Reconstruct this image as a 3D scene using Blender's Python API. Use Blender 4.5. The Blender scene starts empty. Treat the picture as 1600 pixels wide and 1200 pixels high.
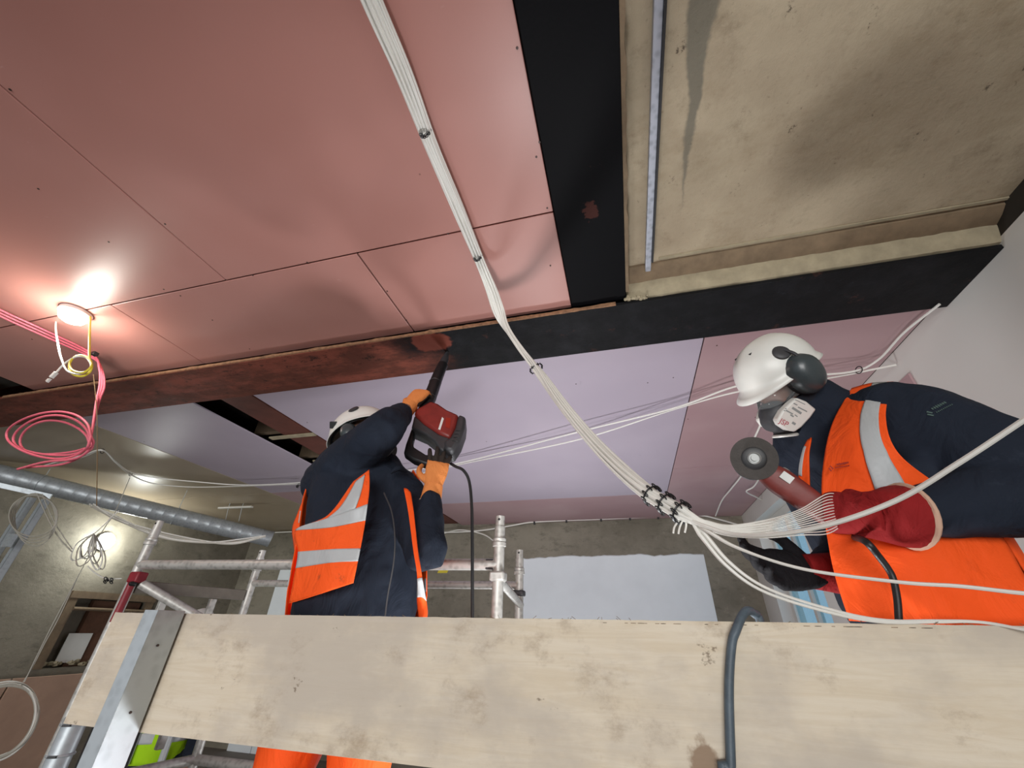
import bpy, math, random
from mathutils import Vector as V, Matrix, noise
random.seed(7)
scene = bpy.context.scene
COL = scene.collection
pi = math.pi

# ---------------------------------------------------------------- camera
CZ = 1.65                                   # lens height above the ground floor
FPX, PITCH, YAW, ROLL = 625.97, .5481937, .2668752, .0273167
_ct, _st = math.cos(PITCH), math.sin(PITCH)
FW = V((-math.sin(YAW)*_ct, math.cos(YAW)*_ct, _st))
_r0 = V((math.cos(YAW), math.sin(YAW), 0)); _u0 = _r0.cross(FW)
RT = _r0*math.cos(ROLL) + _u0*math.sin(ROLL)
UP = RT.cross(FW)
CAMP = V((0, 0, CZ))
cam = bpy.data.cameras.new('camera'); camo = bpy.data.objects.new('camera', cam); COL.objects.link(camo)
cam.sensor_width = 36; cam.lens = FPX*36/1600; cam.clip_start = .02
M = Matrix((RT, UP, -FW)).transposed().to_4x4(); M.translation = CAMP
camo.matrix_world = M
scene.camera = camo

# ---------------------------------------------------------------- world, exposure
w = bpy.data.worlds.new('daylight'); scene.world = w; w.use_nodes = True
bg = w.node_tree.nodes['Background']; bg.inputs[0].default_value = (.80, .90, 1.0, 1); bg.inputs[1].default_value = .45
scene.view_settings.view_transform = 'Standard'; scene.view_settings.look = 'None'
scene.view_settings.exposure = 0.6; scene.view_settings.gamma = 1
scene.view_settings.use_curve_mapping = False
scene.cycles.use_denoising = True
scene.cycles.max_bounces = 8; scene.cycles.diffuse_bounces = 5; scene.cycles.caustics_reflective = False; scene.cycles.caustics_refractive = False
scene.cycles.sample_clamp_indirect = 6

def area_light(name, loc, target, sx, sy, power, color):
    l = bpy.data.lights.new(name, 'AREA'); l.shape = 'RECTANGLE'; l.size = sx; l.size_y = sy; l.energy = power; l.color = color
    o = bpy.data.objects.new(name, l); COL.objects.link(o); o.location = loc
    o.rotation_euler = (V(target)-V(loc)).to_track_quat('-Z', 'Y').to_euler(); return o
# area light standing for daylight through the open back of the room
area_light('daylight_opening', (.4, -9.0, 1.3), (-.1, 2.5, 1.9), 6.5, 2.8, 470, (1.0, .985, .96))

# ---------------------------------------------------------------- picture -> place helpers (build time only)
def ray(u, v): return RT*((u-800)/FPX) + UP*((600-v)/FPX) + FW
def ay(u, v, Y): d = ray(u, v); return CAMP + d*(Y/d.y)
def az(u, v, z): d = ray(u, v); return CAMP + d*(z/d.z)          # z above the lens
def ax(u, v, X): d = ray(u, v); return CAMP + d*(X/d.x)
def onplane(u, v, p, n): d = ray(u, v); return CAMP + d*((p-CAMP).dot(n)/d.dot(n))

# ---------------------------------------------------------------- materials
def srgb(h):
    h = h.lstrip('#'); o = []
    for i in (0, 2, 4):
        c = int(h[i:i+2], 16)/255; o.append(c/12.92 if c <= .04045 else ((c+.055)/1.055)**2.4)
    return (*o, 1)
class N:
    """tiny node-tree writer"""
    def __init__(s, name):
        s.m = bpy.data.materials.new(name); s.m.use_nodes = True; s.t = s.m.node_tree
        s.b = s.t.nodes['Principled BSDF']; s.tc = s.n('ShaderNodeTexCoord').outputs['Object']
    def n(s, k, **kw):
        x = s.t.nodes.new(k)
        for a, b in kw.items(): setattr(x, a, b)
        return x
    def l(s, a, b): s.t.links.new(a, b)
    def map(s, scale=(1,1,1), loc=(0,0,0), rot=(0,0,0)):
        x = s.n('ShaderNodeMapping'); x.inputs['Scale'].default_value = scale; x.inputs['Location'].default_value = loc; x.inputs['Rotation'].default_value = rot
        s.l(s.tc, x.inputs[0]); return x.outputs[0]
    def noise(s, scale, detail=4, rough=.6, vec=None, dist=0):
        x = s.n('ShaderNodeTexNoise'); x.inputs['Scale'].default_value = scale; x.inputs['Detail'].default_value = detail; x.inputs['Roughness'].default_value = rough; x.inputs['Distortion'].default_value = dist
        s.l(vec or s.tc, x.inputs['Vector']); return x.outputs[0]
    def voro(s, scale, vec=None, feat='F1'):
        x = s.n('ShaderNodeTexVoronoi'); x.feature = feat; x.inputs['Scale'].default_value = scale
        s.l(vec or s.tc, x.inputs['Vector']); return x.outputs['Distance']
    def ramp(s, fac, a, b, inv=False):
        x = s.n('ShaderNodeMapRange'); x.interpolation_type = 'SMOOTHSTEP'
        x.inputs[1].default_value = a; x.inputs[2].default_value = b
        if inv: x.inputs[3].default_value = 1; x.inputs[4].default_value = 0
        s.l(fac, x.inputs[0]); return x.outputs[0]
    def math(s, op, a, b=None):
        x = s.n('ShaderNodeMath', operation=op)
        for i, q in enumerate((a, b)):
            if q is None: continue
            if isinstance(q, (int, float)): x.inputs[i].default_value = q
            else: s.l(q, x.inputs[i])
        return x.outputs[0]
    def mix(s, fac, a, b):
        x = s.n('ShaderNodeMix', data_type='RGBA')
        if isinstance(fac, (int, float)): x.inputs[0].default_value = fac
        else: s.l(fac, x.inputs[0])
        for i, q in ((6, a), (7, b)):
            if isinstance(q, tuple): x.inputs[i].default_value = q
            elif isinstance(q, str): x.inputs[i].default_value = srgb(q)
            else: s.l(q, x.inputs[i])
        return x.outputs[2]
    def sep(s):
        x = s.n('ShaderNodeSeparateXYZ'); s.l(s.tc, x.inputs[0]); return x.outputs
    def bump(s, h, strength=.3, dist=.01):
        x = s.n('ShaderNodeBump'); x.inputs['Strength'].default_value = strength; x.inputs['Distance'].default_value = dist
        s.l(h, x.inputs['Height']); s.l(x.outputs[0], s.b.inputs['Normal'])
    def done(s, col, rough=.7, metal=0, spec=.5):
        if isinstance(col, str): s.b.inputs['Base Color'].default_value = srgb(col)
        else: s.l(col, s.b.inputs['Base Color'])
        if isinstance(rough, (int, float)): s.b.inputs['Roughness'].default_value = rough
        else: s.l(rough, s.b.inputs['Roughness'])
        s.b.inputs['Metallic'].default_value = metal; s.b.inputs['Specular IOR Level'].default_value = spec
        return s.m

def m_plain(name, col, rough=.6, metal=0, var=.12, scale=12, bump=.0, bscale=60, spec=.5):
    q = N(name); c = srgb(col)
    d = tuple(x*(1-var*2) for x in c[:3])+(1,); e = tuple(min(1, x*(1+var)) for x in c[:3])+(1,)
    col_ = q.mix(q.noise(scale, 5), d, e)
    if bump: q.bump(q.noise(bscale, 6), bump, .004)
    return q.done(col_, rough, metal, spec)

def m_board(name, col, light, dark, rough=.55):
    q = N(name)
    c = q.mix(q.ramp(q.noise(.9, 3), .35, .7), col, light)
    sm = q.ramp(q.noise(7, 6, .7, q.map((1, 3.2, 1), rot=(0, 0, .5))), .66, .8)           # pale scuffs
    c = q.mix(q.math('MULTIPLY', sm, .35), c, 'e8d0cc')
    dk = q.ramp(q.noise(3.1, 8, .75, q.map((1.6, .7, 1), (3, 1, 0))), .66, .78)
    c = q.mix(q.math('MULTIPLY', dk, .35), c, dark)
    sp = q.ramp(q.voro(4.3), .012, .02, True)
    c = q.mix(q.math('MULTIPLY', sp, .7), c, dark)
    q.bump(q.noise(180, 2), .06, .002)
    return q.done(c, rough)

MAT = {}
MAT['pink'] = m_board('pink_plasterboard', 'b98379', 'c28d84', '75504c', .40)
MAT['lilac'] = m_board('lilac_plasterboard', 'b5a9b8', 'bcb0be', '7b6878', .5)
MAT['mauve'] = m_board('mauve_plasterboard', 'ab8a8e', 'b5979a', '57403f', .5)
MAT['tan_board'] = m_board('tan_plasterboard', 'a3937c', 'b0a18b', '6b5b48', .33)  # plasterboard with the warm lamp glow put into its colour
MAT['whitewall'] = m_board('white_wallboard', 'd6d4cf', 'dfddd8', 'a09689', .7)

def m_concrete():
    q = N('soffit_concrete')
    c = q.mix(q.ramp(q.noise(1.6, 6, .6), .3, .7), 'a89880', 'c4b59b')
    c = q.mix(q.math('MULTIPLY', q.ramp(q.noise(9, 8, .75), .5, .75), .5), c, '7b6b55')
    sp = q.ramp(q.noise(5.5, 7, .8, q.map((1.3, 1, 1), (.4, 2.2, 0))), .615, .675)
    c = q.mix(q.math('MULTIPLY', sp, .85), c, '43362a')
    c = q.mix(q.math('MULTIPLY', q.ramp(q.noise(2.4, 9, .7, q.map((1, 1.5, 1), (5, 5, 0))), .45, .75), .5), c, '8a7657')
    x, y, z = q.sep()
    # damp grey streak running along the slab: a long wedge with a wavering edge
    wob = q.math('MULTIPLY', q.math('SUBTRACT', q.noise(6, 4), .5), .07)
    wid = q.math('MULTIPLY', q.math('SUBTRACT', 1.2, y), .062)
    dx = q.math('ABSOLUTE', q.math('SUBTRACT', q.math('ADD', x, wob), .408))
    msk = q.ramp(q.math('SUBTRACT', dx, wid), -.008, .008, True)
    c = q.mix(q.math('MULTIPLY', msk, .8), c, '6f6c60')
    # old dark smudge to the right
    dm = q.ramp(q.noise(1.3, 3, .5, q.map((1, .8, 1), (.2, .1, 0))), .52, .68)
    c = q.mix(q.math('MULTIPLY', dm, .35), c, '82725d')
    c = q.mix(q.math('MULTIPLY', q.ramp(q.noise(38, 5, .8), .6, .72), .45), c, '5b4c3a')
    c = q.mix(q.math('MULTIPLY', q.ramp(q.noise(10, 7, .8, q.map((1, .35, 1), (8, 1, 0), (0, 0, .6))), .64, .72), .5), c, 'cfc4ae')
    q.bump(q.noise(45, 6, .7), .5, .006)
    return q.done(c, .85)
MAT['soffit'] = m_concrete()

def m_wallconcrete():
    q = N('wall_concrete')
    c = q.mix(q.ramp(q.noise(1.1, 7, .65), .3, .7), '6d675a', '8f897b')
    c = q.mix(q.math('MULTIPLY', q.ramp(q.noise(3.7, 8, .75, q.map((1, 1, 2.2))), .5, .72), .6), c, '4a453a')
    c = q.mix(q.math('MULTIPLY', q.ramp(q.noise(8, 6, .7), .6, .75), .5), c, 'a39d90')
    q.bump(q.noise(20, 7, .7), .5, .012)
    return q.done(c, .8)
MAT['wallconcrete'] = m_wallconcrete()
MAT['casing'] = m_plain('pale_casing_concrete', 'a89c82', .85, 0, .25, 14, .5, 40)
MAT['fillet'] = m_plain('brown_mortar_fillet', '86725a', .85, 0, .3, 12, .5, 40)
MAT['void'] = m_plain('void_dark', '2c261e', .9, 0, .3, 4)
MAT['render'] = m_plain('skim_render', 'e6edf2', .45, 0, .05, 3)
MAT['floor'] = m_plain('floor_screed', '77706a', .8, 0, .2, 3, .3)

def m_beam():
    q = N('rusty_beam_steel')
    x, y, z = q.sep()
    fl = q.mix(q.ramp(q.noise(5, 8, .75, q.map((.5, 1.4, 1))), .42, .62), '5d3328', '824638')        # red oxide primer, scraped
    fl = q.mix(q.ramp(q.noise(16, 7, .8, q.map((.6, 1, 1), (1, 5, 0))), .55, .68), fl, '2c1c17')
    dk = q.mix(q.ramp(q.noise(6, 7, .7), .45, .7), '0b0b0e', '17171b')
    dk = q.mix(q.math('MULTIPLY', q.ramp(q.noise(4, 8, .8, q.map((.8, 1, 1), (7, 2, 0))), .6, .74), .7), dk, '4d5a66')
    dk = q.mix(q.math('MULTIPLY', q.ramp(q.noise(7, 6, .8, q.map((1, 1, 1), (2, 9, 0))), .6, .7), .6), dk, '4a2c24')
    wob = q.math('MULTIPLY', q.math('SUBTRACT', q.noise(3, 5), .5), 1.4)
    c = q.mix(q.ramp(q.math('ADD', x, wob), -1.5, -.9), fl, dk)
    # a patch of fresh red primer beside the chisel
    px = q.math('SUBTRACT', x, -.98); py = q.math('SUBTRACT', y, 1.73)
    d = q.math('ADD', q.math('MULTIPLY', px, px), q.math('MULTIPLY', q.math('MULTIPLY', py, py), 2.2))
    d = q.math('ADD', q.math('SQRT', d), q.math('MULTIPLY', q.math('SUBTRACT', q.noise(14, 5), .5), .12))
    c = q.mix(q.ramp(d, .11, .14, True), c, '7d3f32')
    q.bump(q.noise(50, 6, .7), .4, .004)
    return q.done(c, q.mix(q.noise(9, 3), (.5,)*3+(1,), (.8,)*3+(1,)), 0, .2)
MAT['beam'] = m_beam()
def m_black():
    q = N('black_painted_steel')
    c = q.mix(q.noise(3, 5), '050507', '0a0a0e')
    c = q.mix(q.math('MULTIPLY', q.ramp(q.noise(11, 6, .8), .68, .76), .8), c, '4a2a24')
    x, y, z = q.sep(); p_ = az(922, 328, 1.486)
    px = q.math('SUBTRACT', x, p_.x); py = q.math('SUBTRACT', y, p_.y)
    d = q.math('SQRT', q.math('ADD', q.math('MULTIPLY', px, px), q.math('MULTIPLY', q.math('MULTIPLY', py, py), .4)))
    d = q.math('ADD', d, q.math('MULTIPLY', q.math('SUBTRACT', q.noise(30, 5), .5), .09))
    c = q.mix(q.math('MULTIPLY', q.ramp(d, .02, .03, True), .8), c, '4e2c26')
    q.bump(q.noise(60, 4), .15, .003)
    return q.done(c, .55, 0, .08)
MAT['blacksteel'] = m_black()
MAT['rustedge'] = m_plain('flaking_rust_edge', '9a7152', .8, 0, .5, 40, .6, 90)
MAT['redsteel'] = m_plain('red_oxide_steel', '6b3a30', .6, 0, .3, 8, .3)
def m_galv(name, a, b, rough=.35):
    q = N(name)
    c = q.mix(q.ramp(q.voro(38), .1, .6), a, b)
    c = q.mix(q.math('MULTIPLY', q.ramp(q.noise(7, 6, .7), .55, .75), .4), c, '6f6a66')
    q.bump(q.noise(30, 4), .1, .003)
    return q.done(c, rough, .35, .5)
MAT['galv'] = m_galv('galvanised_steel', 'b1b9be', 'bcc4c9', .42)
MAT['duct'] = m_galv('duct_steel', '9aa0a5', 'a9afb3', .42)
MAT['conduit'] = m_galv('conduit_zinc', '9498a2', 'b1b5c0', .42)
MAT['tube'] = m_galv('scaffold_alloy', 'a8a7a2', 'c4c3be', .45)
MAT['tubered'] = m_plain('red_coded_tube', '8d2430', .5, 0, .25, 20)
def m_ply():
    q = N('plywood')
    g = q.noise(5, 8, .7, q.map((.7, 5, 9)), 1.4)
    c = q.mix(q.ramp(g, .3, .7), 'd0c2ab', 'dacfbc')
    w1 = q.noise(2.2, 6, .6, q.map((1, 1, 1.4), (3, 0, 1)))
    c = q.mix(q.math('MULTIPLY', q.ramp(w1, .42, .6), .8), c, 'b9afa2')
    st = q.ramp(q.noise(6, 7, .72, q.map((.9, 1, 1.3), (0, 3, 5))), .53, .72)
    c = q.mix(q.math('MULTIPLY', st, .6), c, '94806a')
    sp = q.ramp(q.noise(13, 5, .7, q.map((.7, 1, 1), (1, 3, 2))), .655, .70)
    c = q.mix(q.math('MULTIPLY', sp, .7), c, '66533f')
    x, y, z = q.sep()                                        # the coffee-coloured splash beside the hose
    px = q.math('SUBTRACT', x, .098); pz = q.math('SUBTRACT', z, CZ-.205)
    d = q.math('SQRT', q.math('ADD', q.math('MULTIPLY', px, px), q.math('MULTIPLY', q.math('MULTIPLY', pz, pz), .5)))
    d = q.math('ADD', d, q.math('MULTIPLY', q.math('SUBTRACT', q.noise(22, 5), .5), .05))
    c = q.mix(q.math('MULTIPLY', q.ramp(d, .02, .03, True), .8), c, '80654d')
    q.bump(q.noise(14, 6, .6, q.map((1, 4, 10))), .25, .003)
    return q.done(c, .75, 0, .3)
MAT['ply'] = m_ply()
MAT['plycore'] = m_plain('plywood_edge', '8a7256', .9, 0, .4, 60)
MAT['cable'] = m_plain('white_cable_sheath', 'e6e4dd', .45, 0, .04, 30)
MAT['oldcable'] = m_plain('grey_white_cable_sheath', 'b9b5aa', .55, 0, .08, 30)
MAT['pinkcable'] = m_plain('pink_red_cable_sheath', 'd9687a', .5, 0, .08, 30)
MAT['yellow'] = m_plain('yellow_cable_sheath', 'e3cf3e', .5, 0, .06, 30)
MAT['cord'] = m_plain('brown_string', '6d5a3c', .8)
MAT['blackplastic'] = m_plain('black_plastic', '1b1b1d', .45, 0, .2, 20, .1)
MAT['darkgrey'] = m_plain('dark_grey_plastic', '3a3a3d', .5, 0, .15, 20, .15)
MAT['earcup'] = m_plain('grey_ear_cup_shell', '3d4548', .3, 0, .15, 14, .05)
MAT['rubberblue'] = m_plain('blue_grey_hose_rubber', '56646f', .5, 0, .4, 25, .3)
MAT['whiteplastic'] = m_plain('white_plastic', 'd8d6d0', .4, 0, .06, 9)
MAT['helmet'] = m_plain('white_helmet_shell', 'e2e2dc', .35, 0, .05, 11, .04, 20)
MAT['paper'] = m_plain('white_paper', 'dedfdc', .7, 0, .05)
def m_cloth(name, col, var=.16, weave=420, dirt=0, dirtcol='7a3a1c', folds=9, fb=.35, rough=.85):
    q = N(name); c = srgb(col)
    d = tuple(x*(1-var) for x in c[:3])+(1,); e = tuple(min(1, x*(1+var*.6)) for x in c[:3])+(1,)
    k = q.mix(q.noise(6, 5), d, e)
    if dirt:
        k = q.mix(q.math('MULTIPLY', q.ramp(q.noise(16, 7, .75), .58, .72), dirt), k, dirtcol)
    h = q.math('ADD', q.noise(folds, 4, .55, q.map((1, 1, .6), rot=(.3, .5, .2)), 1.2), q.math('MULTIPLY', q.noise(weave, 1), .03))
    q.bump(h, fb, .03)
    return q.done(k, rough, 0, .25)
MAT['navy'] = m_cloth('navy_fleece', '1c2330', .3, 500, .25, '3a4250', 11, .4)
MAT['orange'] = m_cloth('hi_vis_orange', 'ff5a1c', .1, 600, .18, 'b3421c', 10, .4, .75)
MAT['orangedirty'] = m_cloth('hi_vis_orange_soiled', 'ff5e20', .12, 600, .75, '8a4426', 10, .55, .75)
MAT['lime'] = m_cloth('hi_vis_lime', 'a8dc1e', .1, 600, .15, '6d8a22')
MAT['reflect'] = m_cloth('reflective_tape', 'b4b8ba', .08, 800, .15, '8a8d8c', 10, .25, .4)
MAT['trousers'] = m_cloth('dark_work_trousers', '20242c', .2)
MAT['glove_orange'] = m_cloth('orange_knit_glove', 'e08a4c', .15, 700, .35, '9a4a26', 22, .3)
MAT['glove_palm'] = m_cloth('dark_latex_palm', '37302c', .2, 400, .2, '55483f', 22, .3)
MAT['glove_red'] = m_cloth('red_suede_glove', '8f1d1f', .25, 700, .35, '4f1014', 16, .5)
MAT['glove_black'] = m_cloth('black_latex_glove', '17161a', .3, 700, .3, '2d2b30', 26, .4)
MAT['cuff'] = m_cloth('pale_cuff_binding', 'c9a58f', .15)
MAT['boot'] = m_plain('worn_boot_leather', '4a3526', .7, 0, .3, 10, .3)
MAT['skin'] = m_plain('brown_skin', '6b4738', .55, 0, .15, 14, .1, 90)
MAT['skin2'] = m_plain('tan_skin', '9c7460', .55, 0, .12, 14, .1, 90)
MAT['eye'] = m_plain('eye_white', 'cfc8c0', .3, 0, .02)
MAT['toolred'] = m_plain('red_tool_housing', '8a2f2a', .42, 0, .3, 16, .15, 40)
MAT['grinderred'] = m_plain('dull_red_grinder_housing', '7d3530', .5, 0, .25, 14, .15)
MAT['strap'] = m_plain('grubby_grey_strap', '6f685e', .6, 0, .25, 16, .2)
MAT['steel'] = m_plain('bright_steel', '9a9c9a', .5, .6, .1)
MAT['disc'] = m_plain('grinding_disc_grit', '4c4845', .85, 0, .2, 60, .5, 200)
MAT['printgrey'] = m_plain('grey_print', '8a8f8e', .6)
MAT['printred'] = m_plain('red_print', 'b0505e', .6)
MAT['logodark'] = m_plain('dark_red_print', '9a2208', .7)
MAT['logogreen'] = m_plain('grey_green_print', '4a5f5c', .7)
MAT['screw'] = m_plain('dark_screw_head', '4a3a36', .5, .4)
MAT['brownboard'] = m_plain('brown_faced_board', 'c9a791', .75, 0, .12, 5)
MAT['timber'] = m_plain('old_timber', '7c6a55', .8, 0, .3, 12, .3)
MAT['brick'] = m_plain('brown_infill', '6a4a38', .85, 0, .35, 9, .5)
def m_emit(name, col, st):
    q = N(name); q.b.inputs['Emission Color'].default_value = srgb(col); q.b.inputs['Emission Strength'].default_value = st
    return q.done(col, .5)
MAT['lamp'] = m_emit('lit_lamp_diffuser', 'fff2da', 14)
MAT['lamp2'] = m_emit('lit_far_lamp', 'f4f7f2', 12)
q = N('window_glass'); MAT['glass'] = q.done('dff0f8', .04)
_tr = q.n('ShaderNodeBsdfTransparent'); _tr.inputs[0].default_value = (.62, .8, .88, 1); _mx = q.n('ShaderNodeMixShader'); _mx.inputs[0].default_value = .88
q.l(q.b.outputs[0], _mx.inputs[1]); q.l(_tr.outputs[0], _mx.inputs[2]); q.l(_mx.outputs[0], q.t.nodes['Material Output'].inputs[0])
q = N('clear_lens'); MAT['lens'] = q.done('cfd4d4', .08)
_tr = q.n('ShaderNodeBsdfTransparent'); _mx = q.n('ShaderNodeMixShader'); _mx.inputs[0].default_value = .93
q.l(q.b.outputs[0], _mx.inputs[1]); q.l(_tr.outputs[0], _mx.inputs[2]); q.l(_mx.outputs[0], q.t.nodes['Material Output'].inputs[0])

# ---------------------------------------------------------------- mesh helpers
def cr(pts, n):
    """Catmull-Rom resampling, n samples"""
    pts = [V(p) for p in pts]
    if len(pts) == 2: return [pts[0].lerp(pts[1], i/(n-1)) for i in range(n)]
    q = [pts[0]*2-pts[1]] + pts + [pts[-1]*2-pts[-2]]; out = []
    m = len(pts)-1
    for i in range(n):
        t = i/(n-1)*m; k = min(int(t), m-1); f = t-k
        a, b, c, d = q[k:k+4]
        out.append(.5*((2*b)+(c-a)*f+(2*a-5*b+4*c-d)*f*f+(3*b-a-3*c+d)*f**3))
    return out
def basis(d, hint=V((0, 0, 1))):
    d = V(d).normalized()
    if abs(d.dot(hint)) > .95: hint = V((1, 0, 0))
    a = d.cross(hint).normalized(); return a, a.cross(d).normalized()
class MB:
    def __init__(s): s.v = []; s.f = []; s.mi = []; s.cur = 0
    def add(s, vs, fs):
        o = len(s.v); s.v += [tuple(x) for x in vs]; s.f += [tuple(i+o for i in f) for f in fs]; s.mi += [s.cur]*len(fs); return s
    def box(s, lo, hi):
        x0, y0, z0 = lo; x1, y1, z1 = hi
        return s.add([(x0,y0,z0),(x1,y0,z0),(x1,y1,z0),(x0,y1,z0),(x0,y0,z1),(x1,y0,z1),(x1,y1,z1),(x0,y1,z1)],
                     [(3,2,1,0),(4,5,6,7),(0,1,5,4),(1,2,6,5),(2,3,7,6),(3,0,4,7)])
    def obox(s, c, ex, ey, ez):
        c, ex, ey, ez = V(c), V(ex), V(ey), V(ez)
        if ex.cross(ey).dot(ez) < 0: ez = -ez
        P = [c+ex*a+ey*b+ez*d for d in (-1, 1) for a, b in ((-1,-1),(1,-1),(1,1),(-1,1))]
        return s.add(P, [(3,2,1,0),(4,5,6,7),(0,1,5,4),(1,2,6,5),(2,3,7,6),(3,0,4,7)])
    def rings(s, R, cap=True):
        n = len(R[0]); vs = [p for r in R for p in r]; fs = []
        for i in range(len(R)-1):
            for j in range(n):
                k = (j+1) % n; fs.append((i*n+j, i*n+k, (i+1)*n+k, (i+1)*n+j))
        if cap: fs += [tuple(range(n-1, -1, -1)), tuple((len(R)-1)*n+j for j in range(n))]
        return s.add(vs, fs)
    def tube(s, pts, r, seg=10, n=None, round_=False):
        P = cr(pts, n) if n else [V(p) for p in pts]
        m = len(P); rr = [r]*m if isinstance(r, (int, float)) else ([x.x for x in cr([(q, 0, 0) for q in r], m)] if n else list(r))
        T = [(P[min(i+1, m-1)]-P[max(i-1, 0)]).normalized() for i in range(m)]
        a, b = basis(T[0]); R = []
        st = []
        for i in range(m):
            if i:
                a = (a - T[i]*a.dot(T[i])).normalized(); b = T[i].cross(a)
            st.append((P[i], a.copy(), T[i].cross(a), rr[i], T[i]))
        if round_:
            c0, c1 = st[0], st[-1]
            pre = [(c0[0]-c0[4]*c0[3]*math.sin(t), c0[1], c0[2], c0[3]*math.cos(t), c0[4]) for t in (1.45, 1.0, .5)]
            post = [(c1[0]+c1[4]*c1[3]*math.sin(t), c1[1], c1[2], c1[3]*math.cos(t), c1[4]) for t in (.5, 1.0, 1.45)]
            st = pre+st+post
        for p, a_, b_, q, t in st:
            R.append([p+(a_*math.cos(2*pi*j/seg)+b_*math.sin(2*pi*j/seg))*q for j in range(seg)])
        return s.rings(R)
    def loft(s, rg, seg=20, ex=2.4, n=None):
        """rg: (centre, half axis a, half axis b)"""
        if n:
            cs = cr([r[0] for r in rg], n); As = cr([r[1] for r in rg], n); Bs = cr([r[2] for r in rg], n); rg = list(zip(cs, As, Bs))
        R = []
        for c, a, b in rg:
            c, a, b = V(c), V(a), V(b); row = []
            for j in range(seg):
                t = 2*pi*j/seg; ca, sa = math.cos(t), math.sin(t)
                row.append(c+a*(math.copysign(abs(ca)**(2/ex), ca))+b*(math.copysign(abs(sa)**(2/ex), sa)))
            R.append(row)
        c0 = (V(rg[1][0])-V(rg[0][0])).dot(V(rg[0][1]).cross(V(rg[0][2])))
        if c0 < 0: R = [list(reversed(r)) for r in R]
        return s.rings(R)
    def lathe(s, o, axis, prof, seg=24, a=None, b=None):
        """prof: (radius, height along axis); a,b optional scaled cross axes"""
        axis = V(axis).normalized()
        if a is None: a, b = basis(axis)
        if V(a).cross(V(b)).dot(axis) < 0: b = -V(b)
        R = [[V(o)+axis*h+(V(a)*math.cos(2*pi*j/seg)+V(b)*math.sin(2*pi*j/seg))*r for j in range(seg)] for r, h in prof]
        return s.rings(R)
    def sphere(s, c, r, seg=14, a=None, b=None, d=None):
        a = V(a) if a else V((r, 0, 0)); b = V(b) if b else V((0, r, 0)); d = V(d) if d else V((0, 0, r)); k = seg//2
        if a.cross(b).dot(d) < 0: d = -d
        R = []
        for i in range(k+1):
            t = -pi/2+pi*i/k; t = max(-1.5, min(1.5, t))
            R.append([V(c)+(a*math.cos(2*pi*j/seg)+b*math.sin(2*pi*j/seg))*math.cos(t)+d*math.sin(t) for j in range(seg)])
        return s.rings(R)
    def prism(s, poly, off):
        """poly: 3-D outline; extruded by +-off"""
        off = V(off); n = len(poly); P = [V(p) for p in poly]
        nn = V((0, 0, 0))
        for i in range(n): nn += P[i].cross(P[(i+1) % n])
        if nn.dot(off) < 0: P.reverse()
        return s.rings([[p-off for p in P], [p+off for p in P]])
    def grid(s, G):
        m, n = len(G), len(G[0])
        return s.add([p for r in G for p in r], [(i*n+j, i*n+j+1, (i+1)*n+j+1, (i+1)*n+j) for i in range(m-1) for j in range(n-1)])
    def torus(s, c, axis, R, r, seg=20, sg=8, a=None, b=None):
        if a is None: a, b = basis(axis); a, b = a*R, b*R
        P = [V(c)+V(a)*math.cos(2*pi*j/seg)+V(b)*math.sin(2*pi*j/seg) for j in range(seg)]
        ax_ = V(a).cross(V(b)).normalized(); vs = []; fs = []
        for j in range(seg):
            o = (P[j]-V(c)).normalized()
            vs += [P[j]+(o*math.cos(2*pi*k/sg)+ax_*math.sin(2*pi*k/sg))*r for k in range(sg)]
        for j in range(seg):
            for k in range(sg):
                j2, k2 = (j+1) % seg, (k+1) % sg
                fs.append((j*sg+k, j2*sg+k, j2*sg+k2, j*sg+k2))
        return s.add(vs, fs)
    def build(s, name, mat, parent=None, smooth=True, bevel=0, thick=0, sub=0):
        me = bpy.data.meshes.new(name); me.from_pydata(s.v, [], s.f); me.update()
        for m in (mat if isinstance(mat, (list, tuple)) else [mat]): me.materials.append(MAT[m])
        if any(s.mi): me.polygons.foreach_set('material_index', s.mi)
        o = bpy.data.objects.new(name, me); COL.objects.link(o)
        if smooth:
            me.polygons.foreach_set('use_smooth', [True]*len(me.polygons))
            if smooth != 'all': me.set_sharp_from_angle(angle=.7)
        if thick:
            md = o.modifiers.new('thickness', 'SOLIDIFY'); md.thickness = thick; md.offset = 0
        if bevel:
            md = o.modifiers.new('bevel', 'BEVEL'); md.width = bevel; md.segments = 2; md.limit_method = 'ANGLE'
        if sub:
            md = o.modifiers.new('sub', 'SUBSURF'); md.levels = sub; md.render_levels = sub
        if parent: attach(o, parent)
        return o
def attach(o, parent):
    o.parent = parent
    o.matrix_parent_inverse = Matrix.Translation(-world_loc(parent))
def world_loc(o):
    return o.location.copy() if not o.parent else V((0, 0, 0))
def tag(o, label=None, cat=None, group=None, kind=None):
    if label: o['label'] = label
    if cat: o['category'] = cat
    if group: o['group'] = group
    if kind: o['kind'] = kind
    return o
def thing(name, label, cat, loc, group=None):
    o = bpy.data.objects.new(name, None); COL.objects.link(o); o.location = loc; o.empty_display_size = .05
    return tag(o, label, cat, group)
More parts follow.
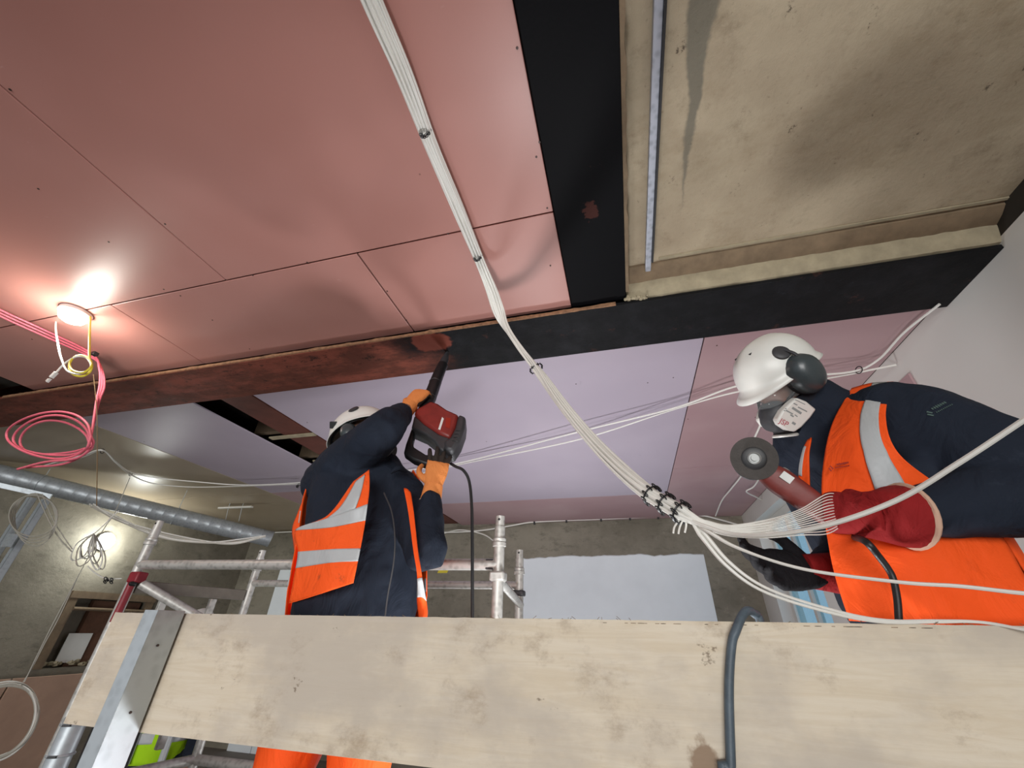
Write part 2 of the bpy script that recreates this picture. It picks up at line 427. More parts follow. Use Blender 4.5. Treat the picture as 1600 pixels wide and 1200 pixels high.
def fuse(mb, name, mat, parent, voxel=.012, smooth=6, wr=0, wf=14, region=None):
    """union of overlapping closed shapes as one continuous surface"""
    t = MB.build(mb, 'tmp', 'void', smooth=False)
    md = t.modifiers.new('r', 'REMESH'); md.mode = 'VOXEL'; md.voxel_size = voxel
    md = t.modifiers.new('s', 'SMOOTH'); md.factor = .5; md.iterations = smooth
    dg = bpy.context.evaluated_depsgraph_get(); me = bpy.data.meshes.new_from_object(t.evaluated_get(dg))
    bpy.data.objects.remove(t)
    me.name = name; me.materials.clear()
    mats = mat if isinstance(mat, (list, tuple)) else [mat]
    for m in mats: me.materials.append(MAT[m])
    if wr:
        ns = [v.normal.copy() for v in me.vertices]
        for v, nn in zip(me.vertices, ns):
            p = v.co
            k = noise.noise(V((p.x*wf, p.y*wf, p.z*wf*.7)))+.5*noise.noise(V((p.x*wf*2.3+5, p.y*wf*2.3, p.z*wf*1.5)))
            v.co = p+nn*k*wr
    if region:
        for pl in me.polygons: pl.material_index = region(pl.center, pl.normal)
    me.polygons.foreach_set('use_smooth', [True]*len(me.polygons)); me.update()
    o = bpy.data.objects.new(name, me); COL.objects.link(o)
    if parent: attach(o, parent)
    return o
def Z(z): return CZ+z
# ================================================================ STRUCTURE
XL, XR, YF, YB = -7.0, 1.73, 6.7, -3.6
def struct(o, label=None): o['kind'] = 'structure'; return tag(o, label)
struct(MB().box((XL-.2, YB, -.1), (XR+.2, YF+.2, 0)).build('floor', 'floor', smooth=False))
# rough slab above everything; the boards hang under it
ceil = struct(MB().box((XL-.2, YB, Z(1.86)), (XR+.3, YF+.2, Z(2.0))).build('ceiling', 'void', smooth=False))
def panel(x0, x1, y0, y1, mat, z=1.5, dz=0, parent=None):
    g = .0035
    return MB().box((x0+g, y0+g, Z(z)+dz), (x1-g, y1-g, Z(z+.0125)+dz)).build('panel', mat, parent or ceil, smooth=False, bevel=.0025)
NEAR = [(-1.835, -.128, -.14, 1.062), (-4.32, -1.835, -.14, 1.062), (-1.07, -.128, 1.062, 1.668), (-2.64, -1.07, 1.062, 1.668), (-4.32, -2.64, 1.062, 1.668),
        (-2.5, -.128, -1.34, -.14), (-4.32, -2.5, -1.34, -.14), (-1.9, -.128, -2.54, -1.34), (-4.32, -1.9, -2.54, -1.34), (-2.1, -.128, YB, -2.54), (-4.32, -2.1, YB, -2.54)]
for i, a in enumerate(NEAR): panel(*a, 'pink', dz=random.uniform(-.0015, .0015))
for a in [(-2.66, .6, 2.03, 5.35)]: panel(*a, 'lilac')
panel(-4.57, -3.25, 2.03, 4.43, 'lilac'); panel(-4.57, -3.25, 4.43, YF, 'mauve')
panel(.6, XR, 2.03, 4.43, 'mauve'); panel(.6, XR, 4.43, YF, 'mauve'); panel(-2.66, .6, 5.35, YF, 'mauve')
panel(XL, -4.57, 2.03, 4.43, 'tan_board'); panel(XL, -4.57, 4.43, YF, 'tan_board')
# screw heads in the boards
sm = MB().lathe((0, 0, 0), (0, 0, 1), [(.004, -.0015), (.0042, 0)], 8).build('screw', 'screw', ceil)
first = True
for (u, v, z) in [(808, 75, 1.5), (843, 222, 1.5), (838, 245, 1.5), (170, 378, 1.5), (258, 350, 1.5), (256, 452, 1.5), (282, 462, 1.5), (332, 500, 1.5), (16, 140, 1.5), (60, 295, 1.5), (605, 455, 1.5), (635, 500, 1.5), (855, 325, 1.5),
                   (860, 415, 1.5), (700, 365, 1.5), (480, 410, 1.5), (395, 430, 1.5), (1180, 652, 1.5), (1012, 598, 1.5), (1052, 590, 1.5), (900, 600, 1.5), (760, 690, 1.5), (800, 690, 1.5), (1085, 590, 1.5), (1075, 655, 1.5), (960, 545, 1.5), (1120, 540, 1.5), (480, 660, 1.5), (225, 690, 1.5), (1005, 650, 1.5), (50, 530, 1.5), (390, 545, 1.5)]:
    p = az(u, v, z-.0008)
    s_ = sm if first else sm.copy()
    if not first: COL.objects.link(s_); s_.parent = ceil
    first = False; s_.location = p
    s_.matrix_parent_inverse = Matrix.Identity(4)

# --- main steel beam running across the room
bx0, bx1 = XL, XR
beam = struct(MB().box((bx0, 1.65, Z(1.45)), (bx1, 2.035, Z(1.472))).build('trim_1', 'beam', smooth=False, bevel=.003), 'rust-stained wide steel beam crossing the ceiling from left to right')
MB().box((bx0, 1.835, Z(1.472)), (bx1, 1.85, Z(1.80))).build('web', 'beam', beam, smooth=False)
MB().box((bx0, 1.65, Z(1.80)), (bx1, 2.035, Z(1.82))).build('top_flange', 'beam', beam, smooth=False)
# crumbly rust lip along the near edge of the flange
m = MB(); n = 260
R = []
for i in range(n+1):
    x = -4.6+4.7*i/n; k = noise.noise(V((x*9, 0, 0)))*.004+noise.noise(V((x*31, 3, 0)))*.003
    y0 = 1.649-.006-max(0, k); zt = Z(1.4735)+k*.8; zb = Z(1.4525)-k*.5
    R.append([V((x, 1.652, zb)), V((x, 1.652, zt)), V((x, y0, zt-.002)), V((x, y0, zb+.002))])
m.rings(R).build('rust_lip', 'rustedge', beam)
# --- black painted beam running towards the camera
bb = struct(MB().box((-.127, YB, Z(1.486)), (.155, 1.648, Z(1.506))).build('trim_2', 'blacksteel', smooth=False, bevel=.003), 'black painted steel beam between the pink boards and the bare slab')
MB().box((.005, YB, Z(1.506)), (.02, 1.648, Z(1.8))).build('web', 'blacksteel', bb, smooth=False)
# ragged paint / putty line on both sides of the flange
m = MB(); R = []
for i in range(201):
    y = -.6+2.2*i/200; k = noise.noise(V((y*14, 7, 0)))*.006
    R.append([V((.153, y, Z(1.49))), V((.153, y, Z(1.56))), V((.176+k, y, Z(1.56))), V((.170+k, y, Z(1.49)-k*.3))])
m.rings(R).build('mortar_edge', 'fillet', bb)
# --- bare concrete slab to the right
slab = struct(MB().box((.156, YB, Z(1.6)), (XR+.3, 1.655, Z(1.80))).build('trim_3', 'soffit', smooth=False), 'stained bare concrete slab soffit')
def strip_x(x0, x1, prof, amp, name, mat, par, n=160, seed=0):
    R = []
    for i in range(n+1):
        x = x0+(x1-x0)*i/n; k = noise.noise(V((x*7, seed, 0)))*amp+noise.noise(V((x*23, seed, 4)))*amp*.5
        R.append([V((x, y+k*.6, Z(z)+k)) for y, z in prof])
    return MB().rings(R).build(name, mat, par)
strip_x(.16, XR+.02, [(1.664, 1.474), (1.664, 1.62), (1.615, 1.62), (1.612, 1.545), (1.63, 1.50), (1.642, 1.477)], .009, 'concrete_casing', 'casing', slab, seed=2)
strip_x(.17, XR+.02, [(1.62, 1.552), (1.62, 1.62), (1.53, 1.62), (1.535, 1.588), (1.57, 1.568)], .003, 'mortar_fillet', 'fillet', slab, seed=5)
strip_x(.33, XR+.02, [(1.52, 1.594), (1.52, 1.61), (1.505, 1.61), (1.507, 1.594)], .001, 'groove_bead', 'casing', slab, seed=8)
m = MB()
for k in range(26):
    p = V((.16+random.uniform(-.03, .05)+abs(random.gauss(0, .03)), 1.645+random.uniform(-.012, .004), Z(1.478)+random.uniform(-.008, .006)))
    m.sphere(p, random.uniform(.006, .014), 6)
m.build('mortar_crumbs', 'casing', slab)
# --- gap above the far boards: red beam and joists
gb = struct(MB().box((-3.03, 2.04, Z(1.53)), (-2.73, YF, Z(1.55))).build('trim_4', 'redsteel', smooth=False, bevel=.003), 'red-oxide steel beam seen in the open slot of the ceiling')
MB().box((-2.885, 2.04, Z(1.55)), (-2.87, YF, Z(1.8))).build('web', 'redsteel', gb, smooth=False)
for y in (2.9, 3.55, 4.2, 5.0, 5.8):
    MB().box((-3.45, y, Z(1.60)), (-3.035, y+.05, Z(1.75))).build('joist', 'timber', gb, smooth=False)
    MB().box((-2.725, y-.2, Z(1.58)), (-2.5, y-.15, Z(1.73))).build('joist', 'timber', gb, smooth=False)
for y in (2.86, 3.5): MB().box((-3.2, y, Z(1.515)), (-2.7, y+.05, Z(1.528))).build('batten', 'casing', gb, smooth=False)
# lump of pale masonry in the dark corner at the far left
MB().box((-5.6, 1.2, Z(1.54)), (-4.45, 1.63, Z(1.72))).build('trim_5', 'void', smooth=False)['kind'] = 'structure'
m = MB().sphere((-4.62, 1.52, Z(1.50)), .06, 12, (.12, 0, 0), (0, .05, 0), (0, 0, .04)); struct(m.build('trim_6', 'casing'), 'pale lump of old masonry in the dark ceiling corner')

# --- walls
MB().box((XL-.2, YF, 0), (XR+.2, YF+.2, Z(1.86))).build('wall_far', 'wallconcrete', smooth=False)['kind'] = 'structure'
wl = MB()
oy0, oy1, oz0, oz1 = 4.25, 5.3, Z(-.55), Z(.27)           # niche in the left wall
wl.box((XL-.2, YB, 0), (XL, oy0, Z(1.86))).box((XL-.2, oy1, 0), (XL, YF, Z(1.86))).box((XL-.2, oy0, 0), (XL, oy1, oz0)).box((XL-.2, oy0, oz1), (XL, oy1, Z(1.86))).box((XL-.3, oy0-.1, oz0-.1), (XL-.2, oy1+.1, oz1+.1))
wl = struct(wl.build('wall_left', 'wallconcrete', smooth=False))
MB().box((XL-.02, oy0-.02, oz0), (XL+.03, oy0+.07, oz1)).build('jamb', 'timber', wl, smooth=False)
MB().box((XL-.02, oy1-.07, oz0), (XL+.03, oy1+.02, oz1)).build('jamb', 'timber', wl, smooth=False)
MB().box((XL-.02, oy0-.03, oz1-.06), (XL+.04, oy1+.03, oz1+.02)).build('lintel', 'timber', wl, smooth=False)
MB().box((XL-.19, 4.62, oz0), (XL-.12, 5.25, oz1-.07)).build('infill', 'brick', wl, smooth=False)
# pale rail on the niche
MB().tube([(XL+.06, 4.3, Z(.09)), (XL+.06, 5.6, Z(.09))], .02, 8).build('rail', 'timber', wl)
# white skimmed patch on the far wall, ragged top edge
top = []; m = MB()
x0, x1, zt = -1.62, 1.10, .985
for i in range(61):
    x = x0+(x1-x0)*i/60; top.append((x, zt+.03*noise.noise(V((x*3, 1, 0)))+.02*noise.noise(V((x*11, 4, 0)))-.03*max(0, 1-(x-x0)*1.5)))
R = [[V((x, YF-.012, Z(-.9))), V((x, YF-.012, Z(z-.012))), V((x, YF-.001, Z(z))), V((x, YF-.001, Z(-.9)))] for x, z in top]
m.rings(R).build('trim_7', 'render', smooth=True)['kind'] = 'structure'
# right wall with the window opening near the far corner
wy0, wy1, wz0, wz1 = 4.72, 6.15, Z(-.75), Z(1.30)
m = MB().box((XR, YB, 0), (XR+.25, wy0, Z(1.5))).box((XR, wy1, 0), (XR+.25, YF, Z(1.5))).box((XR, wy0, 0), (XR+.25, wy1, wz0)).box((XR, wy0, wz1), (XR+.25, wy1, Z(1.5)))
wr_ = struct(m.build('wall_right', 'whitewall', smooth=False))
wr_2 = MB().box((XR+.001, YB, Z(1.499)), (XR+.25, YF, Z(1.86))).build('wall_head', 'void', wr_, smooth=False)
win = MB(); xo = XR+.13
for a in ((wy0, wy0+.09, wz0, wz1), (wy1-.09, wy1, wz0, wz1), (wy0, wy1, wz1-.09, wz1), (wy0, wy1, wz0, wz0+.09)):
    win.box((xo, a[0], a[2]), (xo+.06, a[1], a[3]))
win = struct(win.build('window_1', 'whiteplastic', smooth=False, bevel=.004), 'white framed window in the right wall near the far corner')
MB().box((xo+.025, wy0+.08, wz0+.08), (xo+.033, wy1-.08, wz1-.08)).build('pane', 'glass', win, smooth=False)
MB().box((xo-.005, 5.40, wz0+.08), (xo+.055, 5.47, wz1-.08)).build('mullion', 'whiteplastic', win, smooth=False, bevel=.003)
# pale board leaning out of the wall top (small triangular off-cut seen over the shoulder)
_a = ax(1423, 583, XR)
MB().box((XR-.014, _a.y, Z(.55)), (XR-.001, _a.y+.32, _a.z)).build('trim_8', 'mauve', smooth=False)['kind'] = 'structure'
# ================================================================ OBJECTS
# --- plywood guard board
BY = 1.05
pl = ay(180, 957, BY); pb = ay(95, 1130, BY); prr = ay(1600, 978, BY)
guard = thing('plywood_guard_board', 'long stained plywood board standing on edge across the foreground', 'board', ((pl.x+1.5)/2, BY, pb.z))
n = 120; R = []
x1 = 1.55
for i in range(n+1):
    f = i/n; x = pl.x+(x1-pl.x)*f
    zt = pl.z+(prr.z-pl.z)*min(1, (x-pl.x)/(prr.x-pl.x))+noise.noise(V((x*40, 0, 0)))*.0012; zb = pb.z-.014*f
    R.append([V((x, BY, zb)), V((x, BY, zt)), V((x, BY+.018, zt)), V((x, BY+.018, zb))])
MB().rings(R).build('sheet', 'ply', guard)
m = MB()
for k in range(40):                                      # dashed dark veneer line and splinters on the top edge
    x = -.08+random.uniform(0, .62); z = pl.z+(prr.z-pl.z)*(x-pl.x)/(prr.x-pl.x)
    m.box((x, BY-.0006, z-.0062), (x+random.uniform(.004, .012), BY, z-.0052))
for k in range(60):
    x = random.uniform(pl.x, 1.2); z = pl.z+(prr.z-pl.z)*(x-pl.x)/(prr.x-pl.x)-.001
    d = V((random.uniform(-.012, .012), random.uniform(-.003, .003), random.uniform(.002, .008)))
    m.tube([V((x, BY+.004, z)), V((x, BY+.004, z))+d], .0005, 4)
tag(m.build('splinters', 'plycore', guard), kind='stuff')

# --- galvanised stud standing in front of the board
sx = ay(245, 957, 1.0).x; stud = MB()
ztop = Z(.021)
def csec(x0, y0, wx, wy, z0, z1, t=.0016):
    m = MB(); m.box((x0, y0, z0), (x0+wx, y0+t, z1)).box((x0+wx-t, y0, z0), (x0+wx, y0+wy, z1)).box((x0, y0+wy-t, z0), (x0+wx, y0+wy, z1)).box((x0, y0, z0), (x0+t, y0+.012, z1)).box((x0, y0+wy-.012, z0), (x0+t, y0+wy, z1)); return m
sroot = thing('galvanised_stud', 'upright galvanised steel stud standing against the left end of the plywood board', 'stud', (sx+.03, 1.0, 0))
csec(sx+.004, .962, .046, .08, 0.0, ztop).build('channel', 'galv', sroot, smooth=False, bevel=.0008)
for zz in (-.06, -.2):
    MB().lathe((sx+.0505, 1.0, Z(zz)), (1, 0, 0), [(.003, -.001), (.003, .002), (.001, .003)], 10).build('screw', 'screw', sroot)

# --- blue-grey hose over the board
hp = [ay(1144, 1300, BY-.013), ay(1142, 1200, BY-.013), ay(1139, 1080, BY-.013), ay(1143, 1010, BY-.014), ay(1150, 985, BY-.016), V((ay(1165, 966, 1.05).x, BY-.004, Z(.04))), V((ay(1182, 966, 1.06).x, BY+.02, Z(.039))), V((ay(1200, 985, 1.06).x, BY+.035, Z(-.0))), V((.30, BY+.035, Z(-.3)))]
tag(MB().tube([V((.13, BY-.013, .02)), V((.13, BY-.013, .5))]+hp, .0085, 10, 60).build('rubber_hose', 'rubberblue'), 'worn blue-grey rubber hose hooked over the top of the plywood board', 'hose')

# --- work platform under the two men
plat = thing('work_platform', 'timber plank platform on trestles that both workers stand on', 'platform', (0, 1.5, 0))
for k in range(3): MB().box((-1.75, 1.09+k*.265, Z(-.79)), (1.6, 1.345+k*.265, Z(-.75))).build('plank', 'timber', plat, smooth=False, bevel=.003)
for x in (-1.5, -.1, 1.4):
    MB().box((x-.04, 1.09, Z(-.86)), (x+.04, 1.88, Z(-.79))).build('bearer', 'timber', plat, smooth=False)
    for y in (1.13, 1.84):
        MB().box((x-.025, y-.025, 0), (x+.025, y+.025, Z(-.86))).build('leg', 'galv', plat, smooth=False)
for x in (-1.38, .1, 1.5): MB().box((x-.03, 1.07, Z(-.75)), (x+.03, 1.088, Z(-.03))).build('upright', 'timber', guard, smooth=False)

# --- scaffold tower behind
T = .025
A_, B_, C_, D_ = V((-2.745, 1.92, 0)), V((-2.58, 2.6, 0)), V((-.565, 1.92, 0)), V((-.632, 2.6, 0))
tw = thing('scaffold_tower', 'aluminium scaffold tower with red-marked posts behind the worker with the hammer', 'scaffold', (-1.65, 2.25, 0))
def post(p, zt, red=None):
    o = MB().tube([(p.x, p.y, 0), (p.x, p.y, Z(zt-.05))], T, 14).tube([(p.x, p.y, Z(zt-.05)), (p.x, p.y, Z(zt))], T*.86, 14).build('post', 'tube', tw)
    MB().lathe((p.x, p.y, Z(zt-.14)), (0, 0, 1), [(T, 0), (T+.007, .003), (T+.007, .018), (T+.003, .022), (T+.006, .026), (T+.006, .036), (T, .04)], 16).build('coupling_collar', 'tube', o)
    MB().lathe((p.x, p.y-T*.86, Z(zt-.018)), (0, -1, 0), [(.006, -.004), (.006, .0006)], 10).build('pin_hole', 'blackplastic', o)
    return o
post(A_, .515); post(B_, .45); post(C_, .465); post(D_, .42)
def rail(a, b, name='guard_rail', r=T, mat='tube'): return MB().tube([a, b], r, 14).build(name, mat, tw)
rail((A_.x, A_.y, Z(.268)), (C_.x, C_.y, Z(.25))); rail((B_.x, B_.y, Z(.232)), (D_.x, D_.y, Z(.222)), r=.022)
for z in (-.7, -1.3):
    rail((A_.x, A_.y, Z(z)), (C_.x, C_.y, Z(z)), 'ledger'); rail((B_.x, B_.y, Z(z)), (D_.x, D_.y, Z(z)), 'ledger')
    rail((A_.x, A_.y, Z(z)), (B_.x, B_.y, Z(z)), 'ledger'); rail((C_.x, C_.y, Z(z)), (D_.x, D_.y, Z(z)), 'ledger')
# red tape wrap and clamp on the near left post, diagonal brace
MB().tube([(A_.x+.010, A_.y-.006, Z(-.02)), (A_.x+.010, A_.y-.006, Z(.19))], T-.006, 14).build('red_wrap', 'tubered', tw)
MB().obox((A_.x+.035, A_.y-.005, Z(.2)), (.035, 0, 0), (0, .03, 0), (0, 0, .028)).build('clamp', 'tubered', tw, bevel=.008)
MB().lathe((A_.x+.06, A_.y-.04, Z(.165)), (0, -1, 0), [(.012, -.02), (.012, .005), (.006, .012)], 10).build('clamp_bolt', 'blackplastic', tw)
rail((A_.x+.05, A_.y+.02, Z(.17)), ay(345, 985, 2.25), 'diagonal_brace')
rail((C_.x, C_.y, Z(.19)), (D_.x+.01, D_.y, Z(.12)), 'diagonal_brace', .02)
MB().obox(V((C_.x, C_.y, Z(.2))), (.034, 0, 0), (0, .034, 0), (0, 0, .02)).build('clamp', 'tube', tw, bevel=.008)
MB().obox(V((C_.x-.04, C_.y, Z(.25))), (.02, 0, 0), (0, .02, 0), (0, 0, .022)).build('rail_hook', 'darkgrey', tw, bevel=.006)
MB().obox(V((D_.x, D_.y, Z(.18))), (.034, 0, 0), (0, .03, 0), (0, 0, .016)).build('clamp', 'darkgrey', tw, bevel=.008)
# end frame: dark wide strip between the two left posts with rung stiles hanging from it
d = (B_-A_).normalized(); c = (A_+B_)/2
MB().obox(V((c.x, c.y, Z(.155))), d*.32, d.cross(V((0, 0, 1)))*.012, V((0, 0, .032))).build('end_strap', 'strap', tw, bevel=.004)
for f in (.28, .68):
    p = A_.lerp(B_, f)
    MB().obox(V((p.x, p.y, Z(-.25))), d*.02, d.cross(V((0, 0, 1)))*.014, V((0, 0, .37))).build('rung_stile', 'tube', tw, bevel=.004)
for z in (-.15, -.42, -1.0):
    p, q_ = A_.lerp(B_, .0), A_.lerp(B_, 1)
    rail((p.x, p.y, Z(z)), (q_.x, q_.y, Z(z)), 'rung', .016)

# --- spiral duct along the upper left
d0, d1 = ray(0, 741), ray(422, 842)
P0 = CAMP+d0*4.55; P1 = CAMP+d1*5.75
Pm = P0+(P0-P1)*.35
duct = thing('spiral_duct', 'grey spiral-wound metal duct running below the ceiling at the left', 'duct', P1.lerp(Pm, .5))
ax_ = (P1-Pm).normalized(); L = (P1-Pm).length; rad = .103
m = MB(); prof = []
k = int(L/.13)
for i in range(k+1):
    h = L*i/k
    prof += [(rad, h), (rad+.0012, h+.003), (rad+.0012, h+.006), (rad, h+.009)] if i < k else [(rad, h)]
m.lathe(Pm, ax_, prof, 28).build('casing', 'duct', duct)
MB().lathe(P1, ax_, [(rad-.004, -.01), (rad+.004, -.01), (rad+.004, .012), (rad-.02, .012), (rad-.02, .002)], 28).build('end_cap', 'duct', duct)
for f in (.35, .7):
    p = Pm.lerp(P1, f); MB().torus(p, ax_, rad+.003, .004, 28, 6).build('hanger_band', 'galv', duct)
    MB().tube([p+V((0, 0, rad)), V((p.x, p.y, Z(1.5)))], .004, 6).build('hanger_rod', 'galv', duct)

# --- stud partition stub at far left (two uprights under a head track)
fr = thing('stud_frame', 'two bright galvanised studs under a head track at the far left edge', 'stud frame', ay(40, 900, 2.3)*1)
ptk = [ay(-60, 745, 2.45), ay(80, 776, 3.0)]
def flat(a, b, w, t, name, mat, par):
    a, b = V(a), V(b); d = (b-a); L = d.length; d.normalize(); s_, t_ = basis(d, V((0, 1, 0)))
    return MB().obox((a+b)/2, d*L/2, s_*w/2, t_*t/2).build(name, mat, par, smooth=False, bevel=.002)
flat(ptk[0], ptk[1], .05, .03, 'head_track', 'galv', fr)
for (u, v, Y) in ((50, 778, 2.85), (72, 781, 2.9)):
    a = ay(u, v, Y); csec(a.x-.025, a.y-.03, .05, .06, 0, a.z).build('stud', 'galv', fr, smooth=False)
for (u, v, Y) in ((18, 845, 2.8),): 
    a = ay(u, v, Y); MB().box((a.x-.05, a.y-.03, a.z-.06), (a.x+.05, a.y, a.z+.06)).build('bracket', 'galv', fr, smooth=False)

# --- lamps
def bulkhead(name, c, nrm, label, mat, power, col, rad):
    t = thing(name, label, 'lamp', c); n_ = V(nrm).normalized()
    MB().lathe(c, n_, [(rad*.95, 0), (rad*1.05, .004), (rad*1.05, .022), (rad*.9, .026)], 28).build('base', 'whiteplastic', t)
    MB().lathe(c, n_, [(rad*.9, .02), (rad*.9, .04), (rad*.78, .058), (rad*.45, .072), (rad*.05, .076)], 28).build('diffuser', mat, t)
    l = bpy.data.lights.new('lamp_glow', 'POINT'); l.energy = power; l.color = col; l.shadow_soft_size = rad*.8
    o = bpy.data.objects.new('lamp_glow', l); COL.objects.link(o); o.location = c+n_*.2; attach(o, t); 
    return t
lc = az(120, 487, 1.5)
bulkhead('ceiling_lamp', lc, (0, 0, -1), 'glowing round lamp on the pink ceiling with a yellow flex', 'lamp', 7, (1, .95, .86), .07)
l2 = ax(163, 846, XL+.02)
bulkhead('wall_lamp', l2, (1, 0, 0), 'bright white lamp glowing on the left concrete wall', 'lamp2', 20, (.96, 1, .95), .11)
# yellow flex with a loop and a white plug, hanging from the ceiling lamp
fx = thing('yellow_flex', 'thin yellow and white flex looped below the ceiling lamp with a white plug', 'cable', ay(120, 585, 1.1))
YL = 1.10
MB().tube([ay(141, 495, YL), ay(140, 530, YL), ay(140, 560, YL), ay(143, 572, YL-.01), ay(130, 582, YL-.01), ay(113, 578, YL), ay(109, 567, YL), ay(118, 557, YL), ay(132, 556, YL), ay(143, 566, YL), ay(141, 580, YL+.01), ay(128, 588, YL+.01), ay(113, 584, YL+.01), ay(108, 572, YL+.01), ay(112, 562, YL)], .0052, 8, 80).build('yellow_core', 'yellow', fx)
MB().tube([ay(106, 478, YL), ay(92, 490, YL), ay(87, 510, YL), ay(92, 545, YL), ay(98, 566, YL), ay(106, 580, YL), ay(125, 584, YL), ay(142, 574, YL+.01), ay(136, 560, YL+.01), ay(122, 557, YL), ay(108, 563, YL), ay(97, 572, YL), ay(88, 582, YL)], .0045, 8, 80).build('white_core', 'cable', fx)
a, b = ay(90, 580, YL), ay(78, 592, YL); dd = (b-a).normalized(); s_, t_ = basis(dd, V((0, 1, 0)))
MB().obox((a+b)/2, dd*.018, s_*.011, t_*.008).build('plug', 'whiteplastic', fx, bevel=.003)
MB().obox(b+dd*.009+s_*.005, dd*.011, s_*.003, t_*.005).obox(b+dd*.009-s_*.006, dd*.008, s_*.003, t_*.005).build('plug_prong', 'whiteplastic', fx)

# --- pink cables: along the ceiling, down into a coil
pk = thing('pink_cable_coil', 'pink-red cables running under the ceiling and hanging in a loose coil', 'cable', ay(80, 690, 1.35))
for k in range(3):
    o = V((0, .008*k, -.006*k)); j = k*3
    pts = [az(-60, 452+j, 1.47), az(0, 484+j, 1.475), az(70, 516+j, 1.475), az(143, 552+j*.6, 1.475), ay(155+k, 575, 1.35), ay(156+k*2, 600, 1.35), ay(151, 625, 1.35)]
    cx, cy, rx, ry = 76+k*3, 680+k, 66-k*6, 36-k*5
    yy = 1.33+.015*k
    a0 = .15
    for i in range(15): 
        t = a0+i/14*2*pi*.98
        pts.append(ay(cx+rx*math.cos(t), cy+ry*math.sin(t)+4*math.sin(t*2+k), yy+.04*math.sin(t)+.004*i/14))
    if k == 0: pts += [ay(145, 695, 1.36), ay(120, 716, 1.36), ay(70, 722, 1.36), ay(28, 733, 1.36)]
    elif k == 1: pts += [ay(140, 700, 1.37), ay(100, 722, 1.37), ay(40, 728, 1.37)]
    MB().tube([p+o for p in pts], .0058, 8, 150).build('cable', 'pinkcable', pk)
MB().tube([ay(146, 585, 1.345), ay(151, 640, 1.345), ay(152, 700, 1.345), ay(151, 790, 1.345)], .002, 6, 20).build('string', 'cord', pk)
MB().obox(ay(148, 553, 1.34), (.015, 0, 0), (0, .015, 0), (0, 0, .012)).build('clip', 'blackplastic', pk, bevel=.003)

# --- main bundle of white cables, spreading at its lower end
def tie_ring(c, d, R, par, beads=11, flat_=1.0, rr=.0058):
    a, b = basis(d, V((0, 1, 0))); m = MB(); m.torus(c, d, R, .0022, 20, 6, a*R, b*R*flat_)
    for k in range(beads):
        t = 2*pi*k/beads; p = V(c)+a*R*math.cos(t)+b*R*flat_*math.sin(t)
        m.torus(p, a, rr, .0017, 8, 5)
    return m.build('cable_tie', 'blackplastic', par)
cb = thing('white_cable_bundle', 'thick bundle of white cables sweeping diagonally across the picture', 'cable bundle', az(676, 229, 1.42))
ctr = [az(580, 0, 1.46)+V((0, -.32, 0)), az(580, 0, 1.45), az(632, 120, 1.44), az(674, 229, 1.44), az(717, 330, 1.44), az(751, 412, 1.43), ay(768, 455, 1.33), ay(783, 497, 1.42), ay(808, 538, 1.43), ay(841, 580, 1.40), ay(880, 634, 1.31), ay(930, 694, 1.2), ay(1000, 760, 1.06), ay(1066, 802, .98)]
CTR = cr(ctr, 90)
NC = 18
wid = [.028, .027, .025, .021, .023, .021, .026, .027, .025, .019, .024, .023, .019, .014]
hei = [.006, .006, .008, .010, .008, .010, .008, .008, .009, .013, .010, .011, .013, .013]
W_ = [x.x for x in cr([(q_, 0, 0) for q_ in wid], 90)]; H_ = [x.x for x in cr([(q_, 0, 0) for q_ in hei], 90)]
def fan(k):
    if k == 0: P = [(1100, 822, .95), (1140, 834, .92), (1200, 836, .85), (1290, 821, .77), (1400, 782, .70), (1500, 722, .63), (1600, 656, .57), (1720, 575, .50)]
    elif k == 1: P = [(1100, 826, .96), (1150, 855, .93), (1250, 888, .88), (1400, 909, .82), (1500, 916, .79), (1600, 927, .76), (1720, 934, .72)]
    elif k in (2, 3):
        e = (k-2)*5
        P = [(1098-e, 830+e, .97), (1140-e, 879+e, .965), (1200-e, 920+e, .97), (1300, 953+e, 1.0), (1380, 969+e*.6, 1.03), (1460, 970+e*.4, 1.06), (1530, 972, 1.06), (1600, 984, 1.03), (1720, 1010, .98)]
    else:
        f = (k-4)/(NC-5); P = [(1100, 815+8*f, .98), (1140, 822+14*f, 1.0), (1200, 812+28*f, 1.04+.02*math.sin(k*3)), (1250, 796+40*f, 1.08+.02*math.sin(k*5)), (1292, 772+62*f, 1.13), (1318, 775+45*f, 1.18)]
    return cr([ay(*p) for p in P], 60)
for k in range(NC):
    pts = []
    fx_ = (k+.5)/NC*2-1
    ph = k*2.4
    q0 = None
    for i in range(90):
        T_ = (CTR[min(i+1, 89)]-CTR[max(i-1, 0)]).normalized(); a = T_.cross(V((0, 0, 1))).normalized(); b = a.cross(T_)
        t = i/89
        x = fx_*(1+.0)+.16*math.sin(ph+t*7); y = math.sin(ph*1.7+t*5+k)*.9
        pts.append(CTR[i]+a*x*W_[i]+b*y*H_[i])
    r_pre = [pts[0]+V((0, -d_, .0)) for d_ in (3.2, 1.6, .5)]
    pts = r_pre[:2]+pts+fan(k)
    r_ = [.0046]*94+[.0046-.0034*min(1, i/24) if k > 3 else ((.0044-.0014*(i/57)) if k == 0 else .0044-.0016*min(1, i/12)) for i in range(len(pts)-94)]
    MB().tube(pts, r_, 7).build('cable', 'cable', cb)
for i, (f, rad, fl) in {0: (19, .034, .45), 1: (33.6, .031, .5), 2: (61.6, .029, .7)}.items():
    j = int(f); T_ = (CTR[j+1]-CTR[j-1]).normalized(); tie_ring(CTR[j], T_, rad, cb, 12, fl)
for j in (84, 86, 88):
    T_ = (CTR[min(89, j+1)]-CTR[j-1]).normalized(); tie_ring(CTR[j]+T_*.004*(j-84), T_, .024, cb, 9, .9, .009)
